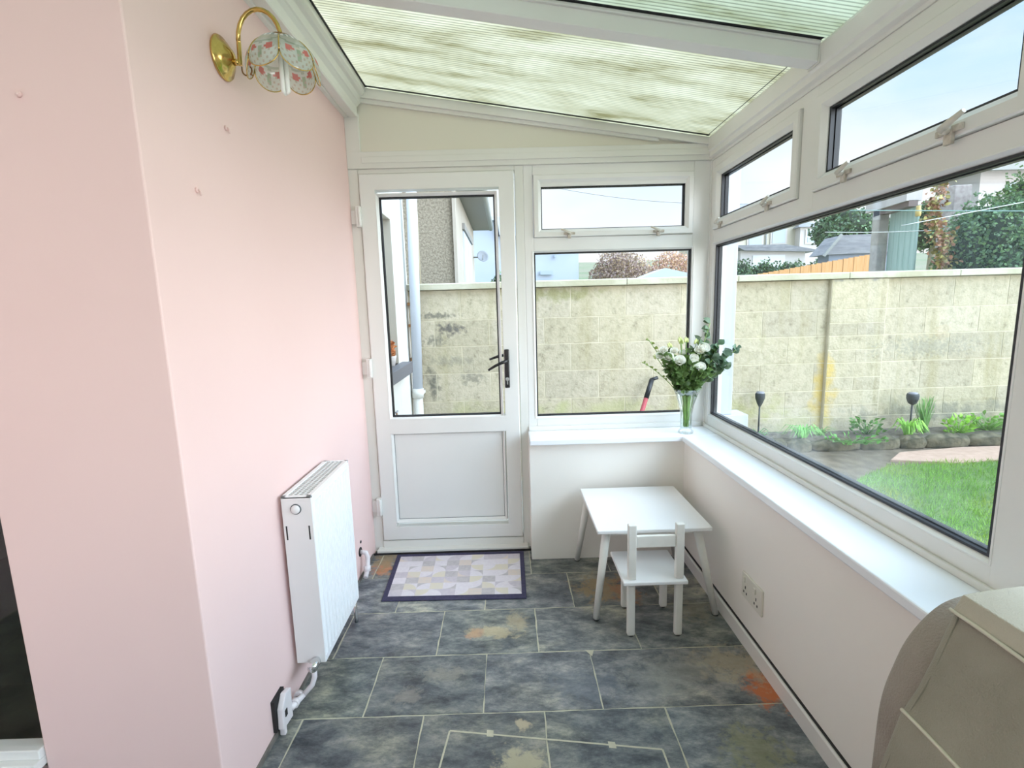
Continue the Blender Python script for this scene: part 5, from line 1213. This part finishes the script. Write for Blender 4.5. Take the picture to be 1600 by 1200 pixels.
# neighbour house: brown pebbledash front, taupe side, seen through the door
nb = thing('neighbour_house', 'brown pebbledash house with a taupe side wall behind the garden wall, through the door', 'house', (-.5, 8, 0))
p = MB(); p.box(-2.6, .185, 6.5, 6.52, -.2, 3.6); p.build('front_wall', 'pebble', nb)
p = MB(); p.box(-2.6, .16, 6.52, 10.6, -.2, 2.97); sw = p.build('side_wall', 'taupe', nb)
p = MB(); p.box(.155, .195, 6.45, 6.60, -.2, 3.1); p.build('corner_quoin', 'taupe', nb)
p = MB(); p.box(.16, .175, 7.9, 9.6, 1.5, 2.56); wn = p.build('window', 'bluehouse', nb); p = MB(); p.box(.175, .179, 7.98, 8.7, 1.56, 2.5); p.box(.175, .179, 8.78, 9.52, 1.56, 2.5); p.build('pane', 'drain', wn)
p = MB(); p.box(.16, .20, 7.8, 9.7, 2.57, 2.66); p.build('lintel', 'soffit', nb)
p = MB(); p.box(-2.7, .50, 6.40, 10.7, 2.98, 3.04); p.build('soffit', 'soffit', nb)
p = MB(); p.box(.42, .56, 6.40, 10.7, 3.03, 3.15); p.tube([(.52, 6.4, 3.02), (.52, 10.75, 3.02)], .05, 10); p.build('gutter', 'gutter', nb)
p = MB(); p.prism([(-2.7, 3.05), (.5, 3.05), (-1.1, 4.0)], 'Y', 6.35, 10.8); p.build('roof', 'pale_roof', nb)
ds = thing('satellite_dish', 'small satellite dish, darkened as backlit, on the corner of the neighbouring house, through the door', 'satellite dish', (.16, 10.3, 2.4))
tl2 = Vector((0, 0, 1)).rotation_difference(Vector((.35, -1, .35)).normalized()).to_matrix()
p = MB(); p.lathe([(.001, 0), (.05, .003), (.09, .012), (.115, .022), (.115, .026), (.09, .016), (.05, .007), (.001, .004)], (.35, 10.2, 2.40), 'Z', 24, tilt=tl2); p.build('dish', mat('dish_backlit', (.22, .24, .27), .6), ds)  # dish colour darkened to show it backlit
p = MB(); p.tube([(.161, 10.3, 2.40), (.28, 10.3, 2.40), (.35, 10.22, 2.40)], .014, 8); p.tube([(.35, 10.2, 2.32), (.37, 10.0, 2.42)], .008, 6); p.build('arm', 'gutter', ds)
tm = MB(); tm.tube([(.072, 4.215, 1.58), (.072, 4.215, 2.6)], .028, 4); tag(origin_to(tm.build('shadow_side_strip', 'tan'), (.072, 4.215, 1.58)), 'narrow tan upright strip between the white house wall and the drainpipe', 'shadow strip')  # tan strip stands in for the shadow side of the white wall
tree((.60, 14.4, 1.85), (.30, .3, .50), 1500, .07, (1.0, 1.0, .9), 'small dark shrub above the wall at the right edge of the door glass', 99)

# cables and washing lines
def cable(name, a, b, sag, r, m_, lab, cat):
    a, b = Vector(a), Vector(b); c = MB(); pts = [a.lerp(b, i/16) - Vector((0, 0, sag*math.sin(PI*i/16))) for i in range(17)]
    c.tube(pts, r, 6); tag(origin_to(c.build(name, m_), a), lab, cat)
cable('overhead_cable', (.9, 8, 3.33), (4.8, 8, 2.86), .12, .007, 'cable_g', 'thin overhead cable crossing the sky in the back top window', 'cable')
cable('washing_line', (3.2, 4.95, 2.235), (6.6, 4.45, 2.04), .0, .0038, 'cable', 'pale turquoise washing line stretched level in front of the hedge', 'washing line')
cable('washing_line', (4.30, 4.5, 1.99), (6.4, 4.5, 2.33), .0, .0038, 'cable_w', 'white washing line rising to the right in front of the hedge', 'washing line')
cable('washing_line', (4.0, 5.1, 2.03), (5.1, 5.1, 2.02), .01, .0035, 'cable_w', 'short white line in front of the timber post beyond the wall', 'washing line')
